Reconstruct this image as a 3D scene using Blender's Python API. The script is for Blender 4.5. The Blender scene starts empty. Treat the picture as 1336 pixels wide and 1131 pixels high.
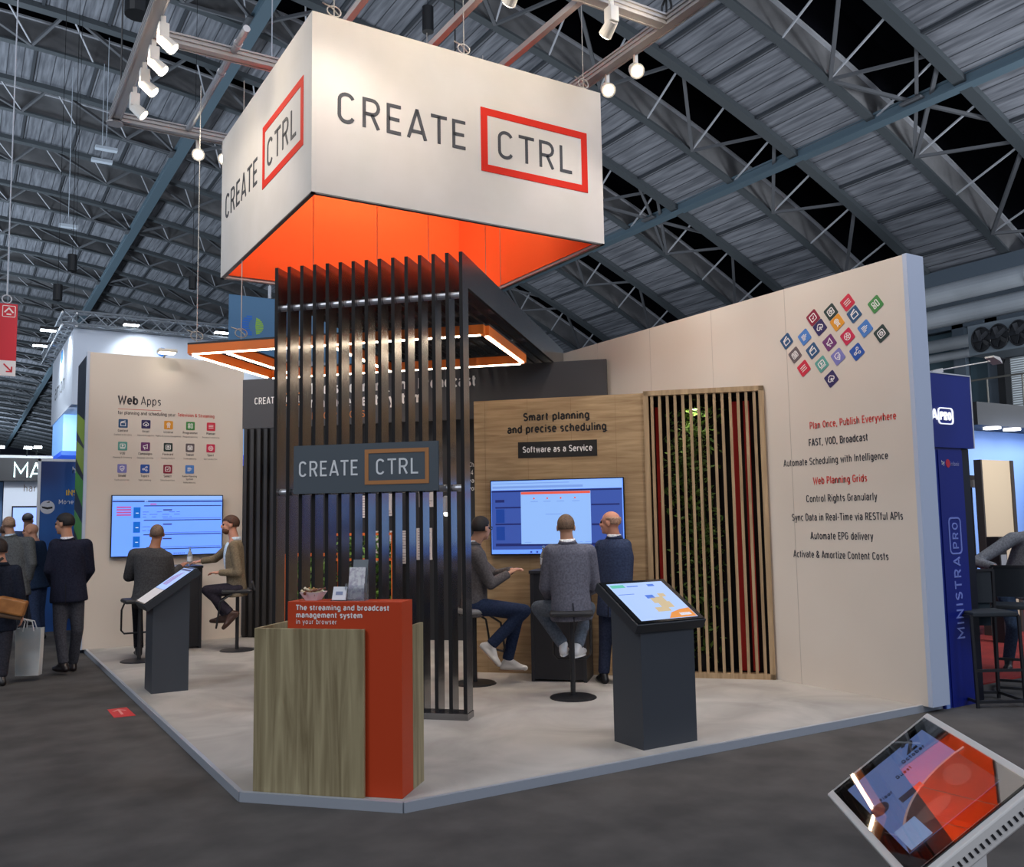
import bpy, math, random
from math import sin, cos, pi, sqrt
from mathutils import Vector, Matrix
random.seed(7)
SC = bpy.context.scene
COL = SC.collection

# ---------------------------------------------------------------- camera
def V(*a): return Vector(a)
cam_d = bpy.data.cameras.new('camera')
cam = bpy.data.objects.new('camera', cam_d); COL.objects.link(cam)
F_PX, YAW, PITCH, ROLL = 1183.6, 0.54862, 0.095675, -0.01661
cam_d.sensor_fit = 'HORIZONTAL'; cam_d.sensor_width = 36.0
cam_d.lens = F_PX / 1336 * 36.0
cam_d.clip_start = 0.05; cam_d.clip_end = 400
fw = V(sin(YAW)*cos(PITCH), cos(YAW)*cos(PITCH), sin(PITCH))
r0 = V(cos(YAW), -sin(YAW), 0); u0 = r0.cross(fw)
R_ = r0*cos(ROLL) + u0*sin(ROLL); U_ = -r0*sin(ROLL) + u0*cos(ROLL)
m = Matrix.Identity(4)
for i, c in enumerate((R_, U_, -fw)):
    for j in range(3): m[j][i] = c[j]
m.translation = (0, 0, 1.6)
cam.matrix_world = m
SC.camera = cam

# ---------------------------------------------------------------- world, exposure
SC.view_settings.view_transform = 'Standard'
SC.view_settings.look = 'None'
SC.view_settings.exposure = -0.12
SC.view_settings.gamma = 1.0
SC.view_settings.use_curve_mapping = False
w = bpy.data.worlds.new('world'); SC.world = w; w.use_nodes = True
bg = w.node_tree.nodes['Background']
bg.inputs[0].default_value = (0.66, 0.76, 1.0, 1); bg.inputs[1].default_value = 0.42

def lamp(kind, name, loc, target, power, color=(1, .86, .68), size=.1, angle=60, blend=.6):
    d = bpy.data.lights.new(name, kind); d.energy = power; d.color = color
    if kind == 'SPOT':
        d.spot_size = math.radians(angle); d.spot_blend = blend; d.shadow_soft_size = size
    elif kind == 'AREA':
        d.shape = 'RECTANGLE'; d.size, d.size_y = size
    else: d.shadow_soft_size = size
    o = bpy.data.objects.new(name, d); COL.objects.link(o); o.location = loc
    dv = Vector(target) - Vector(loc)
    o.rotation_euler = dv.to_track_quat('-Z', 'Y').to_euler()
    return o
# spot beams of the rig lamps: (lamp position, what it is aimed at, watts, cone)
WARM = (1.0, .84, .64); NEUT = (1.0, .87, .76)
def spots_from(rows):
    for p, t, e, a, c in rows: lamp('SPOT', 'spot_beam', p, t, e, c, .04, a, .8)
spots_from([
    ((1.30, 8.19, 5.92), (2.32, 7.6, 5.5), 52, 150, WARM), ((1.30, 8.65, 5.92), (2.32, 8.2, 5.4), 34, 150, WARM),
    ((1.30, 9.14, 5.92), (2.32, 9.0, 5.2), 20, 140, WARM), ((1.30, 9.72, 5.92), (2.2, 12.9, 2.6), 210, 75, NEUT),
    ((2.28, 10.95, 5.90), (2.4, 12.93, 2.0), 60, 90, NEUT), ((2.58, 10.95, 5.90), (4.2, 11.5, 2.5), 200, 80, NEUT),
    ((5.68, 6.64, 5.92), (6.74, 6.6, 1.5), 200, 85, NEUT), ((5.68, 7.10, 5.92), (6.74, 8.4, 2.7), 160, 85, NEUT),
    ((2.35, 5.70, 6.02), (2.6, 6.80, 5.70), 26, 140, WARM), ((3.15, 5.70, 6.02), (3.1, 6.80, 5.70), 42, 140, WARM),
    ((4.20, 5.70, 6.02), (4.2, 6.80, 5.70), 34, 140, WARM), ((5.10, 5.70, 6.02), (5.0, 6.80, 5.70), 15, 140, WARM),
    ((5.50, 4.30, 5.92), (6.74, 5.2, 1.5), 225, 85, NEUT),
    ((2.90, 7.90, 5.84), (3.3, 9.75, 4.5), 78, 110, NEUT), ((3.77, 8.30, 5.84), (3.9, 9.75, 4.5), 78, 120, NEUT),
    ((4.57, 7.90, 5.84), (5.2, 8.6, 4.5), 78, 120, NEUT),
    ((2.3, 5.80, 6.05), (3.3, 8.6, 0), 110, 80, NEUT), ((4.9, 5.80, 6.05), (4.9, 7.0, 0), 130, 80, NEUT),
    ((1.40, 7.0, 5.92), (1.9, 9.6, 0), 100, 80, NEUT), ((3.4, 3.7, 6.0), (2.6, 6.0, .4), 110, 70, NEUT)])
# hall fill: added out-of-frame area lights, and uplights standing in for the stands around
COOL = (.88, .93, 1.0)
lamp('AREA', 'hall_fill', (-14, 2, 15), (3, 6, 0), 1500, COOL, (6, 6))
lamp('AREA', 'hall_fill', (4, -12, 14), (4, 6, .5), 650, (1, .93, .85), (6, 6))
lamp('AREA', 'hall_fill', (14, -6, 13), (9, 5, 1), 900, (.62, .76, 1), (5, 5))
lamp('AREA', 'hall_fill', (25, 2, 6), (31, 17, 6), 2200, COOL, (3, 3))  # unseen area light added to brighten the balcony drape and side wall
for x, y, e in ((-9, 12, 2300), (-9, 34, 4600), (-10, 60, 8500), (-10, 105, 14000), (-10, 160, 24000), (16, 2, 600), (26, 6, 450), (9, 22, 400), (14, 34, 600), (22, 26, 350)):
    lamp('AREA', 'stand_glow_fill', (x, y, 2.6), (x+1, y+1, 18), e*.72, COOL if x > 0 else (.74, .86, 1.0), (5, 5))

# ---------------------------------------------------------------- materials
def lin(c): return tuple(((x/255)/12.92 if x/255 <= .04045 else ((x/255+.055)/1.055)**2.4) for x in c)
MATS = {}
def mat(name, rgb, rough=.6, metal=0., emit=None, es=1., trans=0., alpha=1., spec=None, coat=0., coat_ior=1.5, coat_rough=.03):
    if name in MATS: return MATS[name]
    mt = bpy.data.materials.new(name); mt.use_nodes = True
    b = mt.node_tree.nodes['Principled BSDF']
    b.inputs['Base Color'].default_value = (*lin(rgb), 1)
    b.inputs['Roughness'].default_value = rough; b.inputs['Metallic'].default_value = metal
    if emit: b.inputs['Emission Color'].default_value = (*lin(emit), 1); b.inputs['Emission Strength'].default_value = es
    if trans: b.inputs['Transmission Weight'].default_value = trans
    if alpha < 1: b.inputs['Alpha'].default_value = alpha
    if spec is not None: b.inputs['Specular IOR Level'].default_value = spec
    if coat: b.inputs['Coat Weight'].default_value = coat; b.inputs['Coat IOR'].default_value = coat_ior; b.inputs['Coat Roughness'].default_value = coat_rough
    MATS[name] = mt; return mt
def boards(name, rgb1, rgb2, pitch, joint):
    """noisy painted boards with thin joints every pitch metres along x"""
    mt = noisy(name, rgb1, rgb2, scale=(5., .35, 1), nscale=1.6, detail=7, rough=.85); nt = mt.node_tree; b = nt.nodes['Principled BSDF']
    src = b.inputs['Base Color'].links[0].from_socket; tc = nt.nodes['Texture Coordinate']
    sx = nt.nodes.new('ShaderNodeSeparateXYZ'); nt.links.new(tc.outputs['Object'], sx.inputs[0])
    m1 = nt.nodes.new('ShaderNodeMath'); m1.operation = 'PINGPONG'; m1.inputs[1].default_value = pitch/2; nt.links.new(sx.outputs[0], m1.inputs[0])
    m2 = nt.nodes.new('ShaderNodeMath'); m2.operation = 'LESS_THAN'; m2.inputs[1].default_value = .018; nt.links.new(m1.outputs[0], m2.inputs[0])
    mx = nt.nodes.new('ShaderNodeMix'); mx.data_type = 'RGBA'; nt.links.new(m2.outputs[0], mx.inputs['Factor']); nt.links.new(src, mx.inputs['A']); mx.inputs['B'].default_value = (*lin(joint), 1)
    nt.links.new(mx.outputs['Result'], b.inputs['Base Color']); return mt
def noisy(name, rgb1, rgb2, scale=(1, 1, 1), nscale=5., detail=6., rough=.7, bump=0., kind='noise', lo=.35, hi=.65, dist=0., spec=None):
    """two-tone procedural surface in object space"""
    if name in MATS: return MATS[name]
    mt = mat(name, rgb1, rough, spec=spec); nt = mt.node_tree; b = nt.nodes['Principled BSDF']
    tc = nt.nodes.new('ShaderNodeTexCoord'); mp = nt.nodes.new('ShaderNodeMapping'); mp.inputs['Scale'].default_value = scale
    nt.links.new(tc.outputs['Object'], mp.inputs['Vector'])
    if kind == 'wave':
        tx = nt.nodes.new('ShaderNodeTexWave'); tx.inputs['Scale'].default_value = nscale
        tx.inputs['Distortion'].default_value = dist; tx.inputs['Detail'].default_value = detail
    else:
        tx = nt.nodes.new('ShaderNodeTexNoise'); tx.inputs['Scale'].default_value = nscale; tx.inputs['Detail'].default_value = detail
        tx.inputs['Distortion'].default_value = dist
    nt.links.new(mp.outputs[0], tx.inputs['Vector'])
    cr = nt.nodes.new('ShaderNodeValToRGB')
    cr.color_ramp.elements[0].position = lo; cr.color_ramp.elements[1].position = hi
    cr.color_ramp.elements[0].color = (*lin(rgb1), 1); cr.color_ramp.elements[1].color = (*lin(rgb2), 1)
    nt.links.new(tx.outputs['Color' if kind == 'wave' else 0], cr.inputs[0])
    nt.links.new(cr.outputs[0], b.inputs['Base Color'])
    if bump:
        bp = nt.nodes.new('ShaderNodeBump'); bp.inputs['Strength'].default_value = bump; bp.inputs['Distance'].default_value = .01
        nt.links.new(tx.outputs[0], bp.inputs['Height']); nt.links.new(bp.outputs[0], b.inputs['Normal'])
    return mt

# ---------------------------------------------------------------- mesh building
class MB:
    def __init__(s): s.v = []; s.f = []; s.mi = []
    def add(s, vs, fs):
        n = len(s.v); s.v += [Vector(p) for p in vs]; s.f += [tuple(i+n for i in f) for f in fs]; return s
    def box(s, lo, hi):
        (a, b, c), (d, e, g) = lo, hi
        return s.add([(a,b,c),(d,b,c),(d,e,c),(a,e,c),(a,b,g),(d,b,g),(d,e,g),(a,e,g)],
                     [(0,3,2,1),(4,5,6,7),(0,1,5,4),(1,2,6,5),(2,3,7,6),(3,0,4,7)])
    def obox(s, c, ux, uy, uz, hx, hy, hz):
        c, ux, uy, uz = Vector(c), Vector(ux), Vector(uy), Vector(uz)
        P = [c+ux*hx*i+uy*hy*j+uz*hz*k for k in (-1, 1) for i, j in ((-1,-1),(1,-1),(1,1),(-1,1))]
        return s.add(P, [(0,3,2,1),(4,5,6,7),(0,1,5,4),(1,2,6,5),(2,3,7,6),(3,0,4,7)])
    def bar(s, p, q, w, h=None, up=(0, 0, 1)):
        p, q = Vector(p), Vector(q); d = q-p; L = d.length; d.normalize(); up = Vector(up)
        if abs(d.dot(up)) > .98: up = Vector((1, 0, 0))
        x = d.cross(up).normalized(); z = x.cross(d)
        return s.obox((p+q)/2, x, d, z, w/2, L/2, (h or w)/2)
    def cyl(s, p, q, r1, r2=None, n=12, cap=True):
        p, q = Vector(p), Vector(q); r2 = r1 if r2 is None else r2; d = (q-p).normalized()
        up = Vector((0, 0, 1)) if abs(d.z) < .95 else Vector((1, 0, 0))
        x = d.cross(up).normalized(); y = d.cross(x)
        P = []
        for c, r in ((p, r1), (q, r2)):
            P += [c+x*r*cos(2*pi*i/n)+y*r*sin(2*pi*i/n) for i in range(n)]
        fs = [(i, i+n, (i+1) % n+n, (i+1) % n) for i in range(n)]
        if cap: fs += [tuple(range(n)), tuple(range(2*n-1, n-1, -1))]
        return s.add(P, fs)
    def tube(s, pts, r, n=8, closed=False):
        pts = [Vector(p) for p in pts]; N = len(pts); rs = r if isinstance(r, (list, tuple)) else [r]*N
        P = []; prevx = None
        for i, p in enumerate(pts):
            a = pts[i-1] if (i > 0 or closed) else p; b = pts[(i+1) % N] if (i < N-1 or closed) else p
            d = (b-a).normalized()
            if prevx is None:
                up = Vector((0, 0, 1)) if abs(d.z) < .9 else Vector((1, 0, 0)); x = d.cross(up).normalized()
            else: x = (prevx-d*prevx.dot(d)).normalized()
            prevx = x; y = d.cross(x)
            P += [p+x*rs[i]*cos(2*pi*k/n)+y*rs[i]*sin(2*pi*k/n) for k in range(n)]
        fs = []
        for i in range(N if closed else N-1):
            j = (i+1) % N
            fs += [(i*n+k, i*n+(k+1) % n, j*n+(k+1) % n, j*n+k) for k in range(n)]
        if not closed: fs += [tuple(range(n-1, -1, -1)), tuple(range((N-1)*n, N*n))]
        return s.add(P, fs)
    def ell(s, c, ax, ay, az, n=12, mrings=8):
        """ellipsoid with axis vectors (already scaled)"""
        c, ax, ay, az = Vector(c), Vector(ax), Vector(ay), Vector(az)
        P = [c-az]
        for i in range(1, mrings):
            t = -pi/2+pi*i/mrings
            P += [c+(ax*cos(2*pi*k/n)+ay*sin(2*pi*k/n))*cos(t)+az*sin(t) for k in range(n)]
        P.append(c+az); fs = [(0, 1+(k+1) % n, 1+k) for k in range(n)]
        for i in range(mrings-2):
            fs += [(1+i*n+k, 1+i*n+(k+1) % n, 1+(i+1)*n+(k+1) % n, 1+(i+1)*n+k) for k in range(n)]
        b = 1+(mrings-2)*n; fs += [(b+k, b+(k+1) % n, len(P)-1) for k in range(n)]
        return s.add(P, fs)
    def ball(s, c, r, n=12): return s.ell(c, (r,0,0), (0,r,0), (0,0,r), n, max(6, n*2//3))
    def caps(s, p, q, r1, r2, n=12):
        p, q = Vector(p), Vector(q); s.cyl(p, q, r1, r2, n); s.ball(p, r1, n); s.ball(q, r2, n); return s
    def rings(s, secs, cap=True):
        """loft through rings: each a list of points with the same count"""
        n = len(secs[0]); P = [p for r in secs for p in r]; fs = []
        for i in range(len(secs)-1):
            fs += [(i*n+k, i*n+(k+1) % n, (i+1)*n+(k+1) % n, (i+1)*n+k) for k in range(n)]
        if cap: fs += [tuple(range(n-1, -1, -1)), tuple(range((len(secs)-1)*n, len(secs)*n))]
        return s.add(P, fs)
    def lathe(s, c, prof, n=16):
        """profile [(r, z)] about the vertical through c"""
        c = Vector(c)
        return s.rings([[c+Vector((r*cos(2*pi*k/n), r*sin(2*pi*k/n), z)) for k in range(n)] for r, z in prof])
    def plate(s, fr, poly, d0=0., d1=.002):
        """polygon in frame fr=(origin, ux, uz) extruded along the outward normal"""
        o, ux, uz = (Vector(q) for q in fr); nn = ux.cross(uz)
        if sum(a[0]*b[1]-b[0]*a[1] for a, b in zip(poly, poly[1:]+poly[:1])) < 0: poly = poly[::-1]
        n = len(poly); P = [o+ux*a+uz*b+nn*d for d in (d0, d1) for a, b in poly]
        return s.add(P, [tuple(range(n-1, -1, -1)), tuple(range(n, 2*n))]+[(i, (i+1) % n, (i+1) % n+n, i+n) for i in range(n)])
    def stroke(s, fr, pts, w, d0=0., d1=.002, closed=False, caps=False):
        """flat ribbon of width w along 2D points, mitred"""
        N = len(pts); L = []; Rr = []; h = w/2
        for i in range(N):
            p = pts[i]
            a = pts[i-1] if (i or closed) else None; b = pts[(i+1) % N] if (i < N-1 or closed) else None
            def nrm(q, r_):
                dx, dy = r_[0]-q[0], r_[1]-q[1]; l = math.hypot(dx, dy) or 1; return (-dy/l, dx/l)
            if a is None: nx, ny = nrm(p, b); k = 1
            elif b is None: nx, ny = nrm(a, p); k = 1
            else:
                n1, n2 = nrm(a, p), nrm(p, b); nx, ny = n1[0]+n2[0], n1[1]+n2[1]; l = math.hypot(nx, ny) or 1
                nx /= l; ny /= l; k = min(2.5, 1/max(.2, nx*n1[0]+ny*n1[1]))
            L.append((p[0]+nx*h*k, p[1]+ny*h*k)); Rr.append((p[0]-nx*h*k, p[1]-ny*h*k))
        for i in range(N if closed else N-1):
            j = (i+1) % N; s.plate(fr, [L[i], L[j], Rr[j], Rr[i]], d0, d1)
        return s
def arc(cx, cy, rx, ry, a0, a1, n=10):
    return [(cx+rx*cos(math.radians(a0+(a1-a0)*i/n)), cy+ry*sin(math.radians(a0+(a1-a0)*i/n))) for i in range(n+1)]

def root_of(o):
    while o.parent: o = o.parent
    return o
def obj(name, mb, material, parent=None, local=False, smooth=False, bevel=0., **props):
    """one mesh object; points are in world space unless local=True (then in the thing's own frame)"""
    me = bpy.data.meshes.new(name)
    vs = mb.v
    o = bpy.data.objects.new(name, me)
    if parent:
        if not local:
            inv = root_of(parent)['_m'] if False else ROOTINV[root_of(parent).name]
            vs = [inv @ p for p in vs]
    me.from_pydata([tuple(p) for p in vs], [], mb.f); me.update()
    if material: me.materials.append(material)
    if smooth:
        for p in me.polygons: p.use_smooth = True
    COL.objects.link(o)
    if parent: o.parent = parent
    else: ROOTINV[o.name] = Matrix.Identity(4)
    if bevel:
        bm_ = o.modifiers.new('bevel', 'BEVEL'); bm_.width = bevel; bm_.segments = 2; bm_.limit_method = 'ANGLE'
    for k, v in props.items(): o[k] = v
    return o
ROOTINV = {}
def thing(name, label, cat, loc=(0, 0, 0), rz=0., group=None):
    o = bpy.data.objects.new(name, None); COL.objects.link(o); o.location = loc; o.rotation_euler = (0, 0, rz)
    o['label'] = label; o['category'] = cat
    if group: o['group'] = group
    o.empty_display_size = .1
    ROOTINV[o.name] = (Matrix.Translation(loc) @ Matrix.Rotation(rz, 4, 'Z')).inverted()
    return o
def tag(o, label, cat, group=None, kind=None):
    o['label'] = label; o['category'] = cat
    if group: o['group'] = group
    if kind: o['kind'] = kind
    return o
def struct(name, mb, material, **k):
    o = obj(name, mb, material, **k); o['kind'] = 'structure'; return o
def dup(src, loc, rz=0., label=None, group=None):
    c = src.copy(); COL.objects.link(c); c.location = loc; c.rotation_euler = (0, 0, rz)
    ROOTINV[c.name] = (Matrix.Translation(loc) @ Matrix.Rotation(rz, 4, 'Z')).inverted()
    if label: c['label'] = label
    if group: c['group'] = group
    for ch in list(src.children):
        d = ch.copy(); COL.objects.link(d); d.parent = c
        for g in list(ch.children):
            e = g.copy(); COL.objects.link(e); e.parent = d
    return c
def A_(cx, cy, rx, ry, a0, a1, n=6): return arc(cx, cy, rx, ry, a0, a1, n)
def font_(ch):
    """(advance, strokes) of one character; caps are 1 high, x-height .72"""
    X, R = .70, (.215, .34)
    bowl = lambda cx: A_(cx, .355, R[0], R[1], 0, 360, 11)
    n_ = lambda x: [(x, 0), (x, .42)]+A_(x+.19, .42, .19, .26, 180, 0, 6)+[(x+.38, 0)]
    T = {
     'a': (.54, [[(.09, .58)]+A_(.26, .50, .19, .20, 125, 0, 5)+[(.45, 0)], [(.45, .42), (.26, .42)]+A_(.24, .215, .175, .195, 90, 270, 6)+[(.3, .03), (.45, .14)]]), 'b': (.58, [bowl(.30), [(.085, 1), (.085, 0)]]), 'c': (.52, [A_(.285, .355, *R, 48, 312, 9)]),
     'd': (.58, [bowl(.28), [(.495, 1), (.495, 0)]]), 'e': (.56, [[(.08, .36), (.49, .36)]+A_(.285, .355, *R, 0, 315, 10)[1:]]),
     'f': (.34, [[(.14, 0), (.14, .8)]+A_(.28, .80, .14, .16, 180, 90, 3), [(.02, .66), (.30, .66)]]),
     'g': (.58, [bowl(.28), [(.495, X), (.495, -.05)]+A_(.29, -.05, .205, .2, 0, -140, 5)]), 'h': (.56, [[(.085, 1), (.085, 0)], n_(.085)]),
     'i': (.2, [[(.1, X), (.1, 0)], [(.1, .98), (.1, .86)]]), 'j': (.22, [[(.12, X), (.12, -.1), (.0, -.2)], [(.12, .98), (.12, .86)]]),
     'k': (.5, [[(.085, 1), (.085, 0)], [(.42, X), (.1, .33)], [(.2, .42), (.45, 0)]]), 'l': (.2, [[(.1, 1), (.1, 0)]]),
     'm': (.86, [[(.085, X), (.085, 0)], [(.085, .42)]+A_(.25, .42, .165, .26, 180, 0, 5)+[(.415, 0)], [(.415, .42)]+A_(.58, .42, .165, .26, 180, 0, 5)+[(.745, 0)]]),
     'n': (.56, [[(.085, X), (.085, 0)], n_(.085)]), 'o': (.57, [bowl(.285)]), 'p': (.58, [bowl(.30), [(.085, X), (.085, -.26)]]),
     'q': (.58, [bowl(.28), [(.495, X), (.495, -.26)]]), 'r': (.36, [[(.085, X), (.085, 0)], [(.085, .44)]+A_(.26, .44, .175, .24, 180, 80, 4)]),
     's': (.48, [[(.41, .60)]+A_(.24, .525, .15, .155, 70, 230, 5)+[(.33, .33)]+A_(.24, .185, .16, .155, 50, -130, 6)]),
     't': (.36, [[(.15, .93), (.15, .18)]+A_(.27, .16, .12, .13, 180, 270, 3), [(.02, .66), (.32, .66)]]),
     'u': (.56, [[(.085, X), (.085, .28)]+A_(.275, .28, .19, .25, 180, 360, 6)+[(.465, .28)], [(.465, X), (.465, 0)]]),
     'v': (.5, [[(.03, X), (.25, .02), (.47, X)]]), 'w': (.76, [[(.03, X), (.21, .03), (.38, .62), (.55, .03), (.73, X)]]),
     'x': (.5, [[(.04, X), (.46, 0)], [(.46, X), (.04, 0)]]), 'y': (.5, [[(.03, X), (.26, .03)], [(.47, X), (.2, -.25), (.08, -.25)]]), 'z': (.48, [[(.05, .66), (.42, .66), (.06, .04), (.44, .04)]]),
     'A': (.64, [[(.03, 0), (.31, .98), (.33, .98), (.61, 0)], [(.14, .28), (.50, .28)]]),
     'B': (.62, [[(.09, .53), (.36, .53)]+A_(.34, .745, .19, .215, -90, 90, 6)+[(.09, .96), (.09, .04), (.36, .04)]+A_(.36, .285, .2, .245, -90, 90, 6)]),
     'C': (.62, [A_(.31, .74, .235, .22, 20, 180, 6)+A_(.31, .26, .235, .22, 180, 340, 6)]),
     'D': (.66, [[(.09, .04), (.09, .96), (.28, .96)]+A_(.28, .70, .28, .26, 90, 0, 5)+A_(.28, .30, .28, .26, 0, -90, 5)+[(.09, .04)]]),
     'E': (.56, [[(.50, .955), (.09, .955), (.09, .045), (.50, .045)], [(.09, .5), (.45, .5)]]), 'F': (.54, [[(.50, .955), (.09, .955), (.09, 0)], [(.09, .48), (.44, .48)]]),
     'G': (.66, [A_(.32, .74, .24, .22, 25, 180, 6)+A_(.32, .26, .24, .22, 180, 360, 6)+[(.56, .48), (.34, .48)]]), 'I': (.2, [[(.1, 1), (.1, 0)]]),
     'L': (.52, [[(.09, 1), (.09, .045), (.49, .045)]]), 'M': (.78, [[(.07, 0), (.07, .97), (.39, .3), (.71, .97), (.71, 0)]]),
     'N': (.68, [[(.08, 0), (.08, .97), (.6, .03), (.6, 1)]]), 'O': (.68, [A_(.34, .5, .26, .455, 0, 360, 16)]),
     'P': (.6, [[(.09, 0), (.09, .96), (.34, .96)]+A_(.34, .70, .20, .26, 90, -90, 6)[1:]+[(.09, .44)]]),
     'R': (.62, [[(.09, 0), (.09, .96), (.34, .96)]+A_(.34, .72, .20, .24, 90, -90, 6)[1:]+[(.09, .48)], [(.32, .48), (.54, 0)]]),
     'S': (.6, [A_(.3, .73, .22, .23, 30, 215, 7)+[(.42, .46)]+A_(.3, .265, .23, .225, 45, -150, 7)]), 'T': (.56, [[(.0, .955), (.56, .955)], [(.28, .955), (.28, 0)]]),
     'U': (.64, [[(.09, 1), (.09, .3)]+A_(.32, .3, .23, .26, 180, 360, 7)+[(.55, 1)]]), 'V': (.62, [[(.03, 1), (.31, .02), (.59, 1)]]),
     'W': (.94, [[(.03, 1), (.25, .03), (.47, .85), (.69, .03), (.91, 1)]]), 'Y': (.6, [[(.03, 1), (.3, .45), (.57, 1)], [(.3, .45), (.3, 0)]]),
     '1': (.4, [[(.08, .78), (.26, .95), (.26, 0)]]), '2': (.58, [A_(.29, .73, .2, .22, 170, -20, 7)+[(.08, .045), (.52, .045)]]), '4': (.58, [[(.4, 0), (.4, .96), (.05, .26), (.54, .26)]]),
     '&': (.68, [[(.6, 0), (.2, .62)]+A_(.3, .78, .15, .16, 210, -60, 7)+[(.18, .46)]+A_(.28, .25, .2, .22, 120, 330, 6)+[(.6, .4)]]), ',': (.22, [[(.12, .1), (.06, -.14)]]),
     '-': (.36, [[(.05, .4), (.31, .4)]]), '?': (.5, [A_(.25, .74, .18, .22, 170, -60, 6)+[(.25, .3)], [(.25, .12), (.25, 0)]]), ' ': (.26, []),
    }
    return T[ch]
def text(name, body, fr, size, material, parent, width=None, align='LEFT', bold=0., d=.001, th=.0015, local=False, gap=.13):
    """flat raised lettering drawn as strokes: origin of fr is the baseline start (or centre)"""
    ch = .72*size; tot = sum(font_(c)[0]+gap for c in body)-gap
    sx = (width/tot) if width else ch*.95
    x = {'LEFT': 0, 'CENTER': -tot*sx/2, 'RIGHT': -tot*sx}[align]; wt = (.105+bold*3.4)*ch
    mb = MB()
    for c in body:
        adv, st = font_(c)
        for s_ in st: mb.stroke(fr, [(x+a*sx, b_*ch) for a, b_ in s_], wt, d, d+th)
        x += (adv+gap)*sx
    return obj(name, mb, material, parent, local)
# DIN-like capitals drawn as strokes in a cell of height 1
def letter(ch):
    c = .26
    return {
     'C': (.60, [arc(.28+.0, .74, .22, .22, 20, 180, 8)[0:]+arc(.28, .26, .22, .22, 180, 340, 8)]),
     'R': (.62, [[(.08, 0), (.08, .96), (.34, .96)]+arc(.34, .72, .20, .24, 90, -90, 8)[1:]+[(.08, .48)], [(.32, .48), (.54, 0)]]),
     'E': (.56, [[(.50, .955), (.08, .955), (.08, .045), (.50, .045)], [(.08, .5), (.45, .5)]]),
     'A': (.64, [[(.03, 0), (.31, .98), (.33, .98), (.61, 0)], [(.14, .25), (.50, .25)]]),
     'T': (.56, [[(.0, .955), (.56, .955)], [(.28, .955), (.28, 0)]]),
     'L': (.52, [[(.08, 1), (.08, .045), (.49, .045)]]),
     'M': (.78, [[(.06, 0), (.06, .97), (.39, .3), (.72, .97), (.72, 0)]]),
     'I': (.2, [[(.1, 0), (.1, 1)]]),
     'N': (.66, [[(.07, 0), (.07, .97), (.58, .03), (.58, 1)]]),
     'S': (.58, [arc(.29, .73, .22, .23, 30, 200, 8)+arc(.29, .27, .22, .23, 20, -150, 8)]),
     'P': (.6, [[(.08, 0), (.08, .96), (.34, .96)]+arc(.34, .70, .20, .26, 90, -90, 8)[1:]+[(.08, .44)]]),
     'O': (.64, [arc(.32, .5, .26, .455, 0, 360, 20)]),
    }[ch]
def lettering(mb, word, fr, x, z, h, w, tk=.115, gap=.16, d0=.0, d1=.004):
    """word in stroke capitals from x to x+w, baseline z, cap height h"""
    tot = sum(letter(c)[0] for c in word)+gap*(len(word)-1); sx = w/tot; cx = x
    for c in word:
        adv, st = letter(c)
        for s_ in st: mb.stroke(fr, [(cx+a*sx, z+b*h) for a, b in s_], tk*h, d0, d1)
        cx += (adv+gap)*sx
    return mb
def rect(x0, z0, x1, z1): return [(x0, z0), (x1, z0), (x1, z1), (x0, z1)]
def rrect(cx, cz, w, h, r, n=4):
    return (arc(cx+w/2-r, cz+h/2-r, r, r, 0, 90, n)+arc(cx-w/2+r, cz+h/2-r, r, r, 90, 180, n)
            + arc(cx-w/2+r, cz-h/2+r, r, r, 180, 270, n)+arc(cx+w/2-r, cz-h/2+r, r, r, 270, 360, n))
def rot2(pts, a, cx=0, cz=0):
    ca, sa = cos(a), sin(a); return [(cx+x*ca-z*sa, cz+x*sa+z*ca) for x, z in pts]
S2 = sqrt(.5)
# ================================================================ the hall
carpet = noisy('hall carpet', (74, 71, 69), (92, 88, 85), nscale=2.2, detail=8, rough=.93, bump=.15, spec=.15)
fl = struct('floor', MB().box((-42, -20, -.1), (42, 214, 0)), carpet)
panel_m = boards('board ceiling', (96, 99, 106), (138, 141, 148), .5, (62, 64, 70))
web_m = noisy('painted web', (112, 112, 114), (140, 140, 142), nscale=.8, rough=.8)
steel_m = mat('blue grey steel', (74, 80, 84), .55)
steel_l = mat('pale steel', (196, 198, 204), .5)
strut_m = mat('grey strut', (98, 100, 104), .55)
dark_m = noisy('blacked roof', (9, 10, 16), (15, 16, 24), nscale=.6, rough=.9, spec=.1)
joint_m = mat('dark purlin', (58, 62, 68), .7)
beam_m = mat('longitudinal beam', (96, 116, 128), .5)
AX, AZ, AR = -2.36, -51.09, 69.99
def azx(x, up=0.): return AZ+sqrt((AR+up)**2-(x-AX)**2)
def arc_pts(a, b, n): return [a+(b-a)*i/n for i in range(n+1)]
XA, XB = -26., 33.2
xs = arc_pts(XA, XB, 44)
def arc_strip(mb, y0, y1, u0, u1, xs=xs):
    """solid curved strip between y0..y1 and heights u0..u1 above the arc"""
    secs = [[Vector((x, y0, azx(x, u0))), Vector((x, y1, azx(x, u0))), Vector((x, y1, azx(x, u1))), Vector((x, y0, azx(x, u1)))] for x in xs]
    return mb.rings(secs)
Y0, ST, WB = 11.25, 6.0, 3.0
NB = 33
nodes = [x for x in [21.83+4*i-.03*abs(i) for i in range(-11, 4)] if XA < x < XB]
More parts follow.
